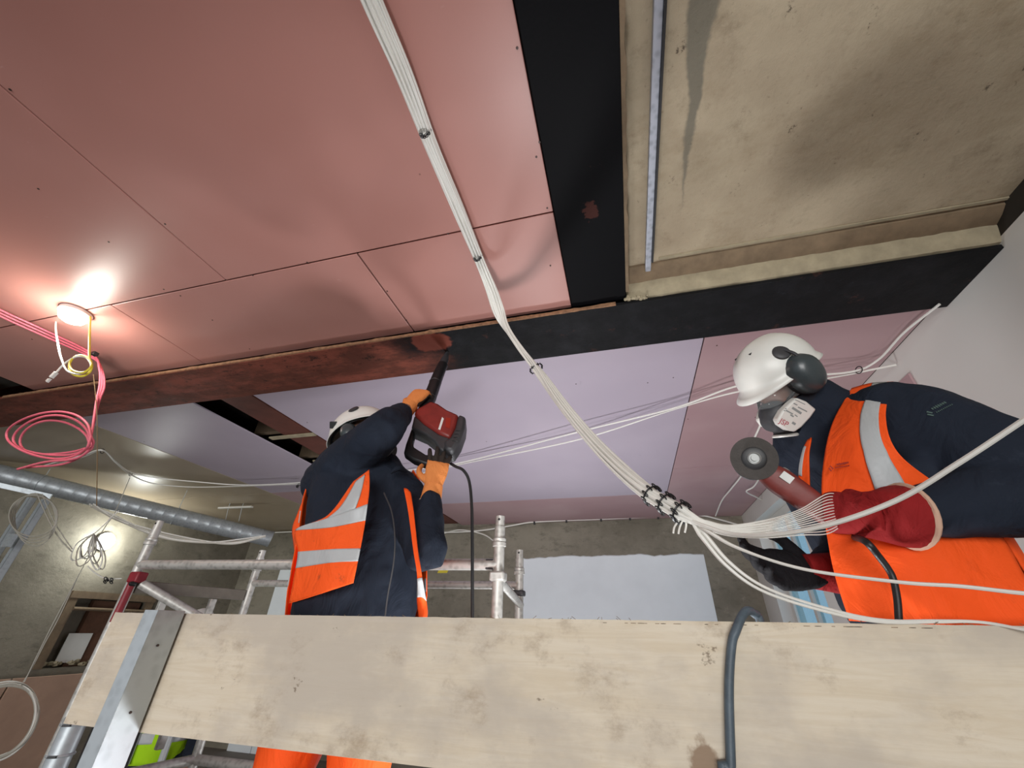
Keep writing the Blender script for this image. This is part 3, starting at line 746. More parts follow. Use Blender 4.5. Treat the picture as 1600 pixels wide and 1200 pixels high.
e0 = CTR[88]
for k, (u, v) in enumerate(((1052, 833), (1060, 834), (1070, 832))):
    MB().tube([ay(1062+k*5, 812, .985), ay(u+2, v-10, .985), ay(u, v, .985)], .0022, 6, 8).build('tie_tail', 'cable', cb)

# --- other white cables
def cable(name, label, pts, r, mat='cable', n=80, grp=None):
    return tag(MB().tube(pts, r, 7, n).build(name, mat), label, 'cable', grp)
pair = thing('white_cable_pair', 'slack pair of white cables strung across behind both workers', 'cable', az(640, 735, 1.42))
base = [(70, 726, 1.38), (100, 719, 1.39), (130, 712, 1.40), (160, 704, 1.42), (180, 722, 1.42), (204, 740, 1.41), (240, 749, 1.41), (300, 753, 1.41), (380, 755, 1.42), (470, 754, 1.42), (560, 748, 1.42), (640, 734, 1.42), (720, 720, 1.42), (900, 678, 1.42), (1050, 636, 1.42), (1150, 606, 1.42), (1240, 590, 1.42), (1330, 578, 1.42), (1372, 560, 1.43), (1412, 520, 1.44), (1468, 478, 1.44)]
for k in range(2):
    pts = [az(u, v+(k*5 if 230 < u < 600 else k*(7 if u > 600 else 2))+(3*math.sin(u*.02+k*2)), z) for u, v, z in base]
    if k: pts = pts[:-3]+[az(1360, 578, 1.42), az(1400, 570, 1.42)]
    MB().tube(pts, .0066, 7, 160).build('cable', 'cable', pair)
for (u, v) in ((160, 705), (204, 741), (467, 757), (626, 741), (1342, 578)):
    p = az(u, v, 1.42); m = MB(); m.torus(p, (1, .4, 0), .022, .003, 18, 6)
    if u in (467, 626):
        for k in range(9): m.torus(p+V((random.uniform(-.03, .03), random.uniform(-.02, .02), random.uniform(-.03, .02))), V((random.random(), random.random(), .3)), .014, .003, 8, 5)
    m.build('tie_loop', 'blackplastic', pair)
wc = thing('wall_cable_run', 'white cable clipped along the top of the far wall', 'cable', ay(900, 812, YF-.1))
MB().tube([ay(*p, YF-.08) for p in ((430, 832), (520, 829), (600, 833), (690, 832), (750, 829), (800, 821), (830, 816), (885, 813), (940, 811), (985, 809), (1030, 807), (1090, 805), (1125, 812), (1170, 825))], .012, 7, 90).build('cable', 'cable', wc)
MB().tube([ay(*p, YF-.07) for p in ((690, 834), (720, 828), (755, 835), (775, 848))], .010, 7, 30).build('cable', 'cable', wc)
for u, v in ((835, 815), (885, 812), (939, 810), (984, 808), (1028, 806)): MB().obox(ay(u, v, YF-.085), (.014, 0, 0), (0, .014, 0), (0, 0, .045)).build('clip', 'blackplastic', wc)
cable('loose_cable_tail', 'thin white cable tail twisting down beside the grinder disc', [az(*p) for p in ((1192, 650, 1.497), (1188, 664, 1.45), (1176, 690, 1.40), (1165, 712, 1.40), (1160, 740, 1.40), (1143, 763, 1.40), (1128, 782, 1.40), (1118, 806, 1.36))], .008, n=40)
cable('loose_cable_stub', 'short white cable stub under the ceiling left of the window', [az(*p) for p in ((1190, 741, 1.498), (1178, 760, 1.46), (1166, 768, 1.44), (1180, 776, 1.44), (1196, 784, 1.44))], .008, n=30)

# cables sagging below the duct and knotted loops on the wall
cg = thing('sagging_cable_group', 'bunch of white cables sagging beneath the spiral duct', 'cable bundle', ay(260, 830, 3.0))
for k in range(7):
    j = random.uniform(-3, 3); e = random.uniform(-6, 6)
    MB().tube([ay(140+k, 790+j, 2.9), ay(180, 808+j+k*.8, 2.95), ay(230, 830+j+e*.4, 3.0), ay(275, 841+j*.6+e*.6, 3.1), ay(330, 848+j*.5, 3.2), ay(370, 845+j*.8+k, 3.35), ay(415, 838+j*.5, 3.5)], .006, 6, 50).build('cable', 'oldcable' if k % 3 else 'cable', cg)
kn = thing('knotted_cable_loops', 'tangled white cable loops hanging before the lit left wall', 'cable', ay(145, 850, 2.85))
for k in range(7):
    u0, v0 = 146, 834; ln = random.uniform(36, 58); an = random.uniform(-.75, .3); wd = random.uniform(5, 13)
    d_ = V((math.sin(an), math.cos(an))); n_ = V((d_.y, -d_.x)); yy = 2.8+.02*k
    q_ = [ay(u0+d_.x*ln*f+n_.x*wd*g, v0+d_.y*ln*f+n_.y*wd*g, yy) for f, g in ((0, 0), (.3, .7), (.7, 1), (1, .3), (.95, -.4), (.6, -.9), (.3, -.6), (.02, 0))]
    MB().tube(q_, .0055, 6, 40).build('loop', 'cable' if k % 2 else 'oldcable', kn)
MB().tube([ay(*p) for p in ((186, 798, 2.9), (176, 806, 2.88), (165, 818, 2.86), (146, 835, 2.84))], .005, 6, 20).build('cable', 'cable', kn)
MB().tube([ay(*p) for p in ((137, 885, 2.82), (150, 896, 2.85), (166, 904, 2.9), (190, 904, 2.95))], .005, 6, 20).build('cable', 'cable', kn)
m = MB()
for k in range(6): m.torus(ay(168+random.uniform(-7, 7), 907+random.uniform(-3, 3), 2.9), V((random.random(), random.random(), .5)), .015, .004, 8, 5)
m.build('tie_loop', 'blackplastic', kn)
lp = thing('hanging_cable_loops', 'big loose loops of pale cable hanging over the galvanised studs', 'cable', ay(55, 820, 2.6))
for k in range(4):
    rx, ry = 38-k*2, 32+k*3
    MB().tube([ay(52+rx*math.cos(t)+k, 806+ry*math.sin(t)+k*2, 2.6+.02*k) for t in [i/20*2*pi+k*.3 for i in range(21)]], .005, 6, 60).build('loop', 'oldcable', lp)
MB().tube([ay(*p) for p in ((58, 772, 2.6), (75, 810, 2.65), (92, 840, 2.7), (112, 862, 2.75))], .005, 6, 30).build('cable', 'oldcable', lp)
MB().tube([ay(*p) for p in ((66, 772, 2.6), (83, 812, 2.65), (99, 838, 2.7), (113, 858, 2.75))], .004, 6, 30).build('cable', 'oldcable', lp)
# long cord down to the coil in the lower left corner
top = az(203, 743, 1.42); YC = top.y
hc = thing('hanging_cable_coil', 'coil of pale cable hanging on a long cord at the lower left edge', 'cable', ay(20, 1130, YC))
MB().tube([ay(*p, YC) for p in ((203, 746), (180, 800), (168, 818), (150, 846), (135, 876), (118, 908), (85, 970), (60, 1020), (38, 1066))], .0045, 6, 40).build('cord', 'oldcable', hc)
MB().tube([ay(*p, YC+.01) for p in ((120, 905), (92, 965), (70, 1005), (52, 1040), (36, 1066))], .004, 6, 30).build('cord', 'oldcable', hc)
for k in range(7):
    rx, ry = 62-k*1.2+random.uniform(-3, 3), 52+random.uniform(-4, 4)
    MB().tube([ay(-2+rx*math.cos(t)*1.0-18*math.sin(t), 1128+ry*math.sin(t)*1.15, YC+.03*math.sin(t+k)) for t in [i/24*2*pi+k for i in range(25)]], .0075, 6, 70).build('loop', 'cable' if k % 2 else 'oldcable', hc)

# --- galvanised trunking on the slab
cn = thing('galvanised_channel', 'narrow galvanised channel fixed along the bare slab', 'channel', (.27, .8, Z(1.59)))
MB().box((.262, -.9, Z(1.572)), (.29, 1.605, Z(1.5995))).build('channel', 'conduit', cn, smooth=False, bevel=.003)
MB().box((.290, -.9, Z(1.56)), (.297, 1.50, Z(1.5995))).build('rubber_lip', 'blackplastic', cn, smooth=False)  # dark strip standing in for the shaded side of the channel

# --- stuff around the lower left
for (y0, y1, lb_) in ((2.9, 3.98, 'brown-faced board leaning on the left wall behind the hanging cable coil'), (4.0, 4.9, 'brown-faced board leaning on the left wall below the niche, beside the plywood end')):
    nb = thing('brown_board', lb_, 'board', (XL+.13, (y0+y1)/2, 0), 'brown boards leaning on the left wall')
    MB().obox((XL+.13, (y0+y1)/2, Z(-1.13)), (.012, 0, .0), (0, (y1-y0)/2, 0), (.05, 0, .52)).build('face', 'brownboard', nb, smooth=False, bevel=.003)
pp_ = ax(116, 1012, XL-.10)
tag(MB().obox(pp_, (.004, 0, 0), (0, .14, 0), (0, 0, .16)).build('paper_sheet', 'paper', smooth=False), 'white sheet of paper taped up in the wall niche', 'paper')
m = MB()
for k in range(34):
    p = V((XL-.09+random.uniform(-.06, .08), random.uniform(4.35, 5.2), oz0+random.uniform(.02, .06))); s_ = random.uniform(.02, .05)
    m.sphere(p, s_, 6, (s_*1.3, 0, 0), (0, s_, .2*s_), (0, 0, s_*.6))
tag(m.build('plaster_rubble', 'casing', smooth=False), 'heap of broken plaster rubble on the niche sill', 'rubble', kind='stuff')
cs = thing('slotted_metal_upright', 'shiny slotted metal upright below the left end of the plywood board', 'upright', ay(95, 1300, 1.9)*1)
a = ay(118, 1128, 1.7); MB().tube([V((a.x, a.y, 0)), V((a.x, a.y, a.z+.02))], .042, 20).build('upright', 'galv', cs)
for z in (a.z-.005, a.z-.105):
    MB().torus((a.x, a.y, z), (0, 0, 1), .044, .005, 22, 6).build('band', 'galv', cs)
    MB().obox((a.x+.02, a.y-.04, z), (.014, .006, 0), (0, .006, 0), (0, 0, .004)).build('slot', 'blackplastic', cs)
dz = ay(150, 1180, 1.95)
dr = thing('black_drum', 'black plastic drum half hidden below the plywood board', 'drum', (dz.x, 2.1, 0))
MB().lathe((dz.x, 2.0, 0), (0, 0, 1), [(.09, 0), (.1, .02), (.1, .9), (.096, 1.0), (.1, 1.02), (.1, Z(-.36)), (.085, Z(-.31)), (.06, Z(-.29))], 26).build('barrel', 'blackplastic', dr)
MB().lathe((dz.x, 2.0, Z(-.29)), (0, 0, 1), [(.06, -.005), (.06, .006), (.03, .006), (.03, .02), (.012, .02)], 22).build('lid', 'darkgrey', dr)
# white panel leaning on the far wall behind the tower
wp = thing('plaster_sheet', 'pale grey-white panel leaning against the far wall behind the tower', 'panel', (-5.6, YF-.2, 0))
c0 = ay(440, 885, YF-.1); xw = ay(418, 950, YF-.1).x
MB().box((xw, YF-.07, 0), (xw+.42, YF-.04, c0.z)).build('leaf', 'render', wp, smooth=False, bevel=.003)
MB().box((xw+.43, YF-.07, 0), (xw+1.0, YF-.04, c0.z)).build('leaf', 'render', wp, smooth=False, bevel=.003)
cf = ay(367, 792, 4.6); cf = az(367, 792, 1.44)
st_ = thing('white_batten', 'short white batten hung on two wires below the tan ceiling', 'batten', cf)
a, b = az(342, 794, 1.44), az(394, 792, 1.44); MB().obox((a+b)/2, (b-a)/2, V((0, .02, 0)), V((0, 0, .01))).build('bar', 'whiteplastic', st_)
for u in (357, 378): p = az(u, 793, 1.44); MB().tube([V((p.x, p.y, Z(1.5))), p, ay(u-5, 815, p.y)], .004, 6).build('wire', 'galv', st_)
# yellow note on the far wall
tag(MB().obox(ay(692, 893, YF-.006), (.085, 0, .0), (0, .004, 0), (.01, 0, .022)).build('yellow_tape', 'yellow', smooth=False), 'scrap of yellow tape on the far concrete wall', 'tape')

# --- added fill lights, unseen behind the plywood board, to brighten ceiling and far wall
for (x, y, z0, hw, en, tx, ty, lb_) in ((-.9, 3.9, 0, .3, 46, -.3, .3, 'LED flood light on a low stand on the floor behind the tower'), (.75, 3.3, 0, .3, 8, .1, .3, 'LED flood light on a low stand on the floor behind the grinder worker'),
                            (-.2, 1.46, Z(-.75), .15, 21, -.3, -.35, 'small LED flood light on the platform between the two workers')):
    fl_ = thing('flood_light', lb_, 'work light', (x, y, z0), 'flood lights behind the board'); k = hw/.3; h = z0+(.36 if z0 == 0 else .06)
    MB().box((x-hw, y-hw, h), (x+hw, y+hw, h+.06*k)).build('housing', 'darkgrey', fl_, smooth=False, bevel=.01*k)
    MB().box((x-hw*.9, y-hw*.9, h+.06*k), (x+hw*.9, y+hw*.9, h+.064*k)).build('diffuser', 'whiteplastic', fl_, smooth=False)
    for e in (-1, 1): MB().tube([(x+e*hw, y-hw*.9, z0+.015*k), (x+e*hw, y-hw*.6, (z0+h)/2), (x+e*hw, y, h+.01)], .015*k, 8).tube([(x+e*hw, y+hw*.9, z0+.015*k), (x+e*hw, y+hw*.6, (z0+h)/2), (x+e*hw, y, h+.01)], .015*k, 8).build('stand', 'blackplastic', fl_)
    l = area_light('led_panel', (x, y, h+.076*k), (x+tx, y+ty, h+2.6), hw*1.8, hw*1.8, en, (.97, .98, 1.0)); attach(l, fl_)
# ================================================================ PEOPLE
def head_shapes(m, c, f, u, k=1.0):
    """skull, jaw, nose, ears, neck root in the frame f (forward), u (up)"""
    f, u = V(f).normalized(), V(u).normalized(); s_ = f.cross(u).normalized()
    m.sphere(c+u*.03*k, 1, 18, f*.096*k, s_*.076*k, u*.098*k)
    m.loft([(c-u*.095*k+f*.045*k, f*.035*k, s_*.034*k), (c-u*.06*k+f*.035*k, f*.055*k, s_*.052*k), (c+f*.022*k, f*.07*k, s_*.066*k), (c+u*.04*k+f*.015*k, f*.075*k, s_*.066*k)], 16)
    m.tube([c+f*.088*k+u*.018*k, c+f*.104*k-u*.01*k, c+f*.112*k-u*.027*k], [.009*k, .012*k, .015*k], 8, round_=True)      # nose
    m.tube([c+f*.078*k+u*.036*k+s_*.045*k, c+f*.096*k+u*.034*k, c+f*.078*k+u*.036*k-s_*.045*k], .011*k, 8, round_=True)    # brow
    m.tube([c+f*.084*k-u*.056*k+s_*.02*k, c+f*.094*k-u*.056*k, c+f*.084*k-u*.056*k-s_*.02*k], .009*k, 8, round_=True)      # mouth
    for e in (-1, 1):
        m.sphere(c+s_*e*.077*k-f*.008*k, 1, 10, f*.018*k, s_*.008*k, u*.03*k)
    return f, u, s_
def helmet(par, c, f, u, k=1.0, badge=True):
    f, u = V(f).normalized(), V(u).normalized(); s_ = f.cross(u).normalized(); c = c+u*.055*k
    G = []; seg = 48; nr = 16
    for i in range(-2, nr+1):
        row = []
        for j in range(seg):
            t = 2*pi*j/seg; cf, sf = math.cos(t), math.sin(t)
            front = max(0, cf)**3
            if i < 0:
                o = .010*(-i)*.6+front*.024*(-i)*.55; h = -.012*(-i)*.8-front*.006*(-i); r = 1
            else:
                q_ = i/nr*pi/2*.985; r = math.cos(q_)**.80; h = .128*math.sin(q_); o = 0
            p = f*cf*(.142*r+o)+s_*sf*(.116*r+o)
            ridge = .005*math.exp(-(sf*r*.116/.022)**2)*(1 if i > 2 else 0)
            # the rim dips over the ears
            dip = (.012*(1-abs(cf))**2 if i <= 2 else 0)
            row.append(c+(p+u*(h+ridge+dip*.5))*k)
        G.append(row)
    m = MB(); n = seg; vs = [p for r in G for p in r]; fs = []
    for i in range(len(G)-1):
        for j in range(n):
            fs.append((i*n+j, i*n+(j+1) % n, (i+1)*n+(j+1) % n, (i+1)*n+j))
    fs.append(tuple((len(G)-1)*n+j for j in range(n)))
    m.add(vs, fs)
    o = m.build('helmet', 'helmet', par, smooth='all', thick=.0035)
    MB().torus(c-u*.006, u, .1, .006, 40, 6, f*.132*k, s_*.107*k).build('sweat_band', 'blackplastic', o)
    for e in (-1, 1):
        for q_ in (-.05, -.03, -.01):
            P = c+(f*(.078+q_*.5)+s_*e*.035+u*(.108-.02*abs(q_)))*k
            MB().obox(P, f*.006, s_*.003, u*.004).build('vent_slot', 'blackplastic', o)
    if badge:
        for e in (-1, 1):
            nn = (s_*e*.82+u*.55+f*.05).normalized(); P = c+(s_*e*.101+u*.070+f*.03)*k
            MB().lathe(P-nn*.006, nn, [(.024, 0), (.024, .006), (.02, .009), (.006, .0095)], 22).build('hinge_disc', 'darkgrey', o)
    return o
def ear_cup(par, hel, c, out, u, f, k=1.0, mat='earcup'):
    out, u, f = V(out).normalized(), V(u).normalized(), V(f).normalized()
    o = MB().lathe(c, out, [(.86, -.012), (1.0, -.008), (1.0, .004), (.96, .016), (.84, .03), (.58, .039), (.25, .043), (.03, .044)], 26, f*.038*k, u*.049*k).build('ear_defender', mat, par)
    MB().lathe(c, out, [(.9, -.026), (1.02, -.022), (1.02, -.010), (.9, -.008)], 24, f*.036*k, u*.047*k).build('cushion', 'blackplastic', o)
    MB().tube([c+u*.03*k+out*.02, c+u*.05*k+out*.016, c+u*.068*k-out*.006], .005, 8, 10).build('yoke_arm', 'darkgrey', o)
    return o
def hand(par, name, mats, wrist, d, n, s, curl=(1, 1, 1, 1), base=1.0, thumb=.6, k=1.0, tside=.75, cuff=None, voxel=.0042, region=None, spread=.0):
    """d wrist->knuckles, n palm normal (towards the held thing), s towards the thumb"""
    d, n, s = V(d).normalized(), V(n), V(s)
    n = (n-d*n.dot(d)).normalized(); s = (s-d*s.dot(d)-n*s.dot(n)).normalized()
    m = MB(); R = []
    for t, w_, h_ in ((-.02, .028, .021), (.015, .033, .021), (.05, .041, .020), (.085, .044, .017), (.10, .040, .013)):
        R.append((wrist+d*t*k, s*w_*k, n*h_*k))
    m.loft(R, 18, 2.8, 10)
    LEN = [(.046, .028, .024), (.052, .032, .026), (.048, .030, .025), (.038, .023, .021)]
    for i in range(4):
        off = (.031-.0207*i); p = wrist+d*(.094-.004*abs(i-1.2))*k+s*off*k; ang = .25*base*curl[i]; P = [p-d*.02*k, p]
        dd0 = (d+s*spread*(1.5-i)).normalized()
        for L_, a_ in zip(LEN[i], (.55, .75, .55)):
            ang += a_*curl[i]; dv = dd0*math.cos(ang)+n*math.sin(ang); p = p+dv*L_*k; P.append(p)
        m.tube(P, [.0105*k, .0105*k, .0100*k, .0092*k, .0080*k], 10, 14, True)
    b = wrist+d*.026*k+s*.030*k+n*.006*k
    t1 = (d*.55+s*tside+n*.25*thumb).normalized(); t2 = (d*.85+s*.15+n*.6*thumb).normalized(); t3 = (d*.75-s*.30*thumb+n*.75*thumb).normalized()
    P = [b-t1*.015*k, b, b+t1*.040*k, b+t1*.040*k+t2*.032*k, b+t1*.040*k+t2*.032*k+t3*.026*k]
    m.tube(P, [.014*k, .0145*k, .0120*k, .0108*k, .0090*k], 10, 14, True)
    reg = None
    if len(mats) > 1: reg = lambda c_, nr: 1 if (nr.dot(n) > .15 or (c_-wrist).dot(d) > .105*k) else 0
    g = fuse(m, name, mats, par, voxel, 3, .0008, 60, region or reg)
    return g
def patch_fn(rows):
    """rows of (u,v,Y); returns S(s,t)"""
    K = 5
    PR = [[ay(*p) for p in r] for r in rows]
    PR = [cr(r, 13) for r in PR]
    colsn = [cr([r[j] for r in PR], 49) for j in range(13)]
    def S(s, t):
        fs, ft = max(0, min(1, s))*12, max(0, min(1, t))*48
        i, j = min(int(fs), 11), min(int(ft), 47); a, b = fs-i, ft-j
        return colsn[i][j].lerp(colsn[i+1][j], a).lerp(colsn[i][j+1].lerp(colsn[i+1][j+1], a), b)
    return S
def wrinkle(p, amp, fr=13):
    return amp*(noise.noise(V((p.x*fr, p.y*fr*.5, p.z*fr*.6)))+.6*noise.noise(V((p.x*fr*.8+p.z*fr*1.4, 3, p.z*fr*.3-p.x*fr))))
def cloth(par, name, mat, S, s0=0, s1=1, t0=0, t1=1, ns=26, nt=40, off=0, amp=.006, thick=.004, fr=13, region=None):
    G = []
    for j in range(nt+1):
        t = t0+(t1-t0)*j/nt; a = s0(t) if callable(s0) else s0; b = s1(t) if callable(s1) else s1; row = []
        for i in range(ns+1):
            p = S(a+(b-a)*i/ns, t); v_ = (CAMP-p).normalized(); row.append(p+v_*(wrinkle(p, amp, fr)+off))
        G.append(row)
    return MB().grid(G).build(name, mat, par, smooth='all', thick=thick)
def legs(m, hip, feet, r0=.105, r1=.075):
    for (hx, ft) in zip(hip, feet):
        kn = (hx+ft)/2+V((0, -.04, .02))
        m.tube([hx, hx.lerp(kn, .5), kn, kn.lerp(ft, .5), ft+V((0, 0, .1))], [r0, r0*.95, r0*.78, r0*.75, r1], 14, 14, True)
def boots(par, feet, fwd):
    f = V(fwd).normalized(); s_ = f.cross(V((0, 0, 1)))
    for ft in feet:
        m = MB(); z0 = V((0, 0, 1))
        m.loft([(ft+z0*.0, f*.05, s_*.042), (ft+z0*.06, f*.052, s_*.044), (ft+z0*.15, f*.05, s_*.046), (ft+z0*.2, f*.052, s_*.048)], 14)
        m.loft([(ft-f*.08+z0*.035, z0*.034, s_*.034), (ft+z0*.04, z0*.04, s_*.042), (ft+f*.1+z0*.035, z0*.035, s_*.048), (ft+f*.18+z0*.028, z0*.027, s_*.036)], 14)
        fuse(m, 'boot', 'boot', par, .009, 3)

# ---------------------------------------------------------------- worker with the breaker (left)
LY = 1.55
lw = thing('person', 'worker in open orange vest raising a hammer drill to the beam', 'person', (-1.03, 1.58, Z(-.75)))
n_ = V((.42, -.91, 0)); l_ = V((.91, .42, 0))
def torso_rings(tab, l, n): return [(V((x, y, Z(z))), l*a, n*b) for x, y, z, a, b in tab]
TL = [(-1.03, 1.585, -.22, .185, .14), (-1.03, 1.58, -.05, .215, .15), (-1.035, 1.57, .10, .235, .155), (-1.06, 1.565, .30, .232, .15), (-1.09, 1.56, .46, .228, .145), (-1.105, 1.56, .57, .215, .13), (-1.11, 1.56, .64, .165, .105), (-1.09, 1.555, .70, .085, .08)]
sh1, el1, wr1 = ay(528, 735, 1.50), ay(598, 673, 1.37), ay(637, 638, 1.57)
sh2, el2, wr2 = ay(634, 778, 1.59), ay(668, 868, 1.46), ay(673, 787, 1.495)
HC = ay(566, 692, 1.50)                                   # head centre
hf = (RT*.86+UP*.42+FW*.10).normalized(); hu0 = (-RT*.45+UP*.62+FW*.62); hu = (hu0-hf*hu0.dot(hf)).normalized()
m = MB(); m.loft(torso_rings([(x, y, z, a*.9, b*.88) for x, y, z, a, b in TL], l_, n_), 22, 2.3, 20)
m.tube([V((-1.09, 1.555, Z(.66))), HC-hu*.06-hf*.01], [.062, .058], 14, round_=True)
head_shapes(m, HC, hf, hu)
for a, b, c in ((sh1, el1, wr1), (sh2, el2, wr2)): m.tube([a, a.lerp(b, .5), b, b.lerp(c, .5), c], [.062, .055, .045, .042, .034], 12, 12, True)
m.tube([V((-1.1, 1.56, Z(.56))), sh1], [.08, .065], 12, round_=True); m.tube([V((-1.08, 1.56, Z(.54))), sh2], [.08, .065], 12, round_=True)
hipL = [V((-1.14, 1.58, Z(-.18))), V((-.92, 1.58, Z(-.18)))]; feetL = [V((-1.2, 1.58, Z(-.75))), V((-.86, 1.6, Z(-.75)))]
legs(m, hipL, [f_ for f_ in feetL], .085, .05)
fuse(m, 'body', 'skin2', lw, .013, 5)
m = MB(); m.loft(torso_rings(TL, l_, n_), 24, 2.3, 22)
m.tube([sh1-(el1-sh1)*.35, sh1, sh1.lerp(el1, .5), el1, el1.lerp(wr1, .4), el1.lerp(wr1, .72)], [.098, .108, .100, .084, .068, .052], 16, 22, True)
m.tube([V((-1.14, 1.54, Z(.60))), sh1], [.11, .11], 14, round_=True)
m.tube([sh2-(el2-sh2)*.2, sh2, sh2.lerp(el2, .5), el2, el2.lerp(wr2, .55), wr2+(wr2-el2)*.04], [.085, .09, .082, .072, .058, .045], 16, 22, True)
m.tube([V((-1.0, 1.56, Z(.55))), sh2], [.1, .09], 14, round_=True)
m.lathe(V((-1.085, 1.55, Z(.65))), HC-hu*.05-V((-1.085, 1.55, Z(.65))), [(.098, -.03), (.092, .03), (.082, .075), (.07, .08)], 20)
fuse(m, 'jacket', 'navy', lw, .0095, 4, .007, 15)
# collar flap and zip
MB().tube([ay(612, 738, 1.43), ay(622, 732, 1.45), ay(634, 737, 1.5)], [.006, .012, .006], 8, 10, True).build('collar', 'navy', lw)
zp = [ay(600, 770, 1.395), ay(612, 800, 1.385), ay(617, 840, 1.378), ay(615, 880, 1.375), ay(606, 930, 1.372), ay(601, 968, 1.37)]
MB().tube(zp, .0028, 6, 40).build('zip', 'darkgrey', lw)
m = MB(); legs(m, hipL, feetL, .118, .088); m.loft(torso_rings([(-1.03, 1.585, -.3, .19, .14), (-1.03, 1.585, -.12, .215, .15), (-1.03, 1.58, .0, .20, .14)], l_, n_), 20)
fuse(m, 'trousers', 'orange', lw, .012, 5, .006, 12)
boots(lw, feetL, (.3, -1, 0))
# vest: near front panel, far front edge, back
S = patch_fn([[(553, 752, 1.36), (564, 744, 1.35), (577, 734, 1.365)], [(512, 806, 1.36), (545, 784, 1.335), (577, 765, 1.345)], [(462, 828, 1.40), (518, 823, 1.34), (571, 812, 1.345)],
              [(466, 862, 1.39), (520, 858, 1.335), (563, 857, 1.34)], [(459, 905, 1.39), (516, 893, 1.33), (557, 888, 1.34)], [(452, 943, 1.39), (503, 927, 1.33), (552, 911, 1.34)]])
vest = cloth(lw, 'vest', 'orangedirty', S, amp=.008, fr=15)
cloth(vest, 'reflective_band', 'reflect', S, 0, 1, .30, .405, nt=8, off=.005, amp=.008, fr=15)
cloth(vest, 'reflective_band', 'reflect', S, 0, 1, .60, .72, nt=8, off=.005, amp=.008, fr=15)
cloth(vest, 'reflective_band', 'reflect', S, .30, .78, .02, .30, ns=8, nt=16, off=.0045, amp=.008, fr=15)
S2 = patch_fn([[(631, 763, 1.44), (636, 764, 1.44), (642, 770, 1.44)], [(638, 800, 1.40), (642, 801, 1.40), (647, 803, 1.40)], [(646, 860, 1.355), (649, 860, 1.355), (653, 861, 1.355)], [(652, 900, 1.36), (655, 899, 1.36), (659, 898, 1.36)],
               [(652, 940, 1.43), (660, 940, 1.42), (667, 947, 1.45)], [(655, 966, 1.43), (661, 968, 1.42), (667, 966, 1.45)]])
v2 = cloth(vest, 'front_edge', 'orange', S2, ns=6, amp=.003)
cloth(vest, 'reflective_band', 'reflect', S2, 0, 1, .62, .76, ns=6, nt=6, off=.004, amp=.003)
def vest_back(par, TB, l, n, a0, a1, z0, z1, mat, grow=.03, nz=26, na=30, bands=()):
    zs = [t[2] for t in TB]
    def at(z):
        for i in range(len(TB)-1):
            if TB[i][2] <= z <= TB[i+1][2]:
                f = (z-TB[i][2])/(TB[i+1][2]-TB[i][2]); return [x+(y-x)*f for x, y in zip(TB[i], TB[i+1])]
        return list(TB[-1])
    def pt(z, a, g):
        x, y, _, A, B = at(z); p = V((x, y, Z(z)))+l*(A+g)*math.cos(a)+n*(B+g)*math.sin(a)
        return p
    def sheet(name, mat, za, zb, g, k, par_):
        G = [[pt(za+(zb-za)*j/k, a0+(a1-a0)*i/na, g+wrinkle(pt(za, a0+(a1-a0)*i/na, 0), .006)) for i in range(na+1)] for j in range(k+1)]
        return MB().grid(G).build(name, mat, par_, smooth='all', thick=.004)
    o = sheet('vest_back', mat, z0, z1, grow, nz, par)
    for b0, b1 in bands: sheet('reflective_band', 'reflect', b0, b1, grow+.0045, 5, par)
    return o
vest_back(vest, TL, l_, n_, -pi*.98, -.02, -.02, .63, 'orange', .03, bands=((.12, .17), (.36, .41)))
sv = patch_fn([[(478, 772, 1.52), (482, 768, 1.50)], [(466, 800, 1.53), (474, 808, 1.49)], [(457, 826, 1.53), (468, 838, 1.47)], [(459, 850, 1.53), (470, 850, 1.46)], [(463, 880, 1.53), (472, 880, 1.46)], [(458, 905, 1.53), (470, 905, 1.46)], [(452, 945, 1.53), (463, 940, 1.46)], [(452, 968, 1.53), (462, 966, 1.47)]])
cloth(vest, 'side_panel', 'orange', sv, ns=6, amp=.004)
# helmet, ear defenders, respirator, goggles
hs = hf.cross(hu)                                          # towards the camera side or away
near = hs if hs.dot(FW) < 0 else -hs
he = helmet(lw, HC, hf, hu, 1.0)
MB().obox(ay(521, 664, 1.40), RT*.016, UP*.016, FW*.006).build('tape_patch', 'blackplastic', he, bevel=.003)
for sd in (near, -near): ear_cup(lw, he, HC+sd*.088-hf*.012+hu*.005, sd, hu, hf, .98)
resp = MB(); resp.loft([(HC+hf*.075-hu*.055, hu*.05, near*.045), (HC+hf*.105-hu*.055, hu*.045, near*.042), (HC+hf*.135-hu*.06, hu*.028, near*.028)], 16)
rm = resp.build('respirator', 'blackplastic', lw)
for sd in (near, -near):
    cc = HC+hf*.095-hu*.075+sd*.055; MB().lathe(cc, (sd+hf*.5).normalized(), [(.036, -.008), (.038, 0), (.038, .012), (.033, .016), (.004, .017)], 20).build('filter', 'darkgrey', rm)
    MB().tube([HC+hf*.07-hu*.03+sd*.06, HC+sd*.086-hu*.02, HC-hf*.08+sd*.05], .004, 6, 12).build('strap', 'blackplastic', rm)
G = [[HC+hf*(.108+.012*math.cos(a*1.2))*math.cos(a)*.98+near*.085*math.sin(a)+hu*z for a in [(-1+2*i/12)*1.1 for i in range(13)]] for z in (-.008, .01, .03, .045)]
fcx = ay(604, 702, 1.44); MB().lathe(fcx, (RT*.75-UP*.55-FW*.2), [(.02, -.03), (.034, -.012), (.036, 0), (.036, .014), (.030, .018), (.004, .019)], 22).build('filter', 'darkgrey', rm)
MB().tube([HC+hf*.09-hu*.05, fcx], [.03, .022], 12, round_=True).build('filter_mount', 'blackplastic', rm)
gg = MB().grid(G).build('safety_glasses', 'lens', lw, smooth='all', thick=.002)
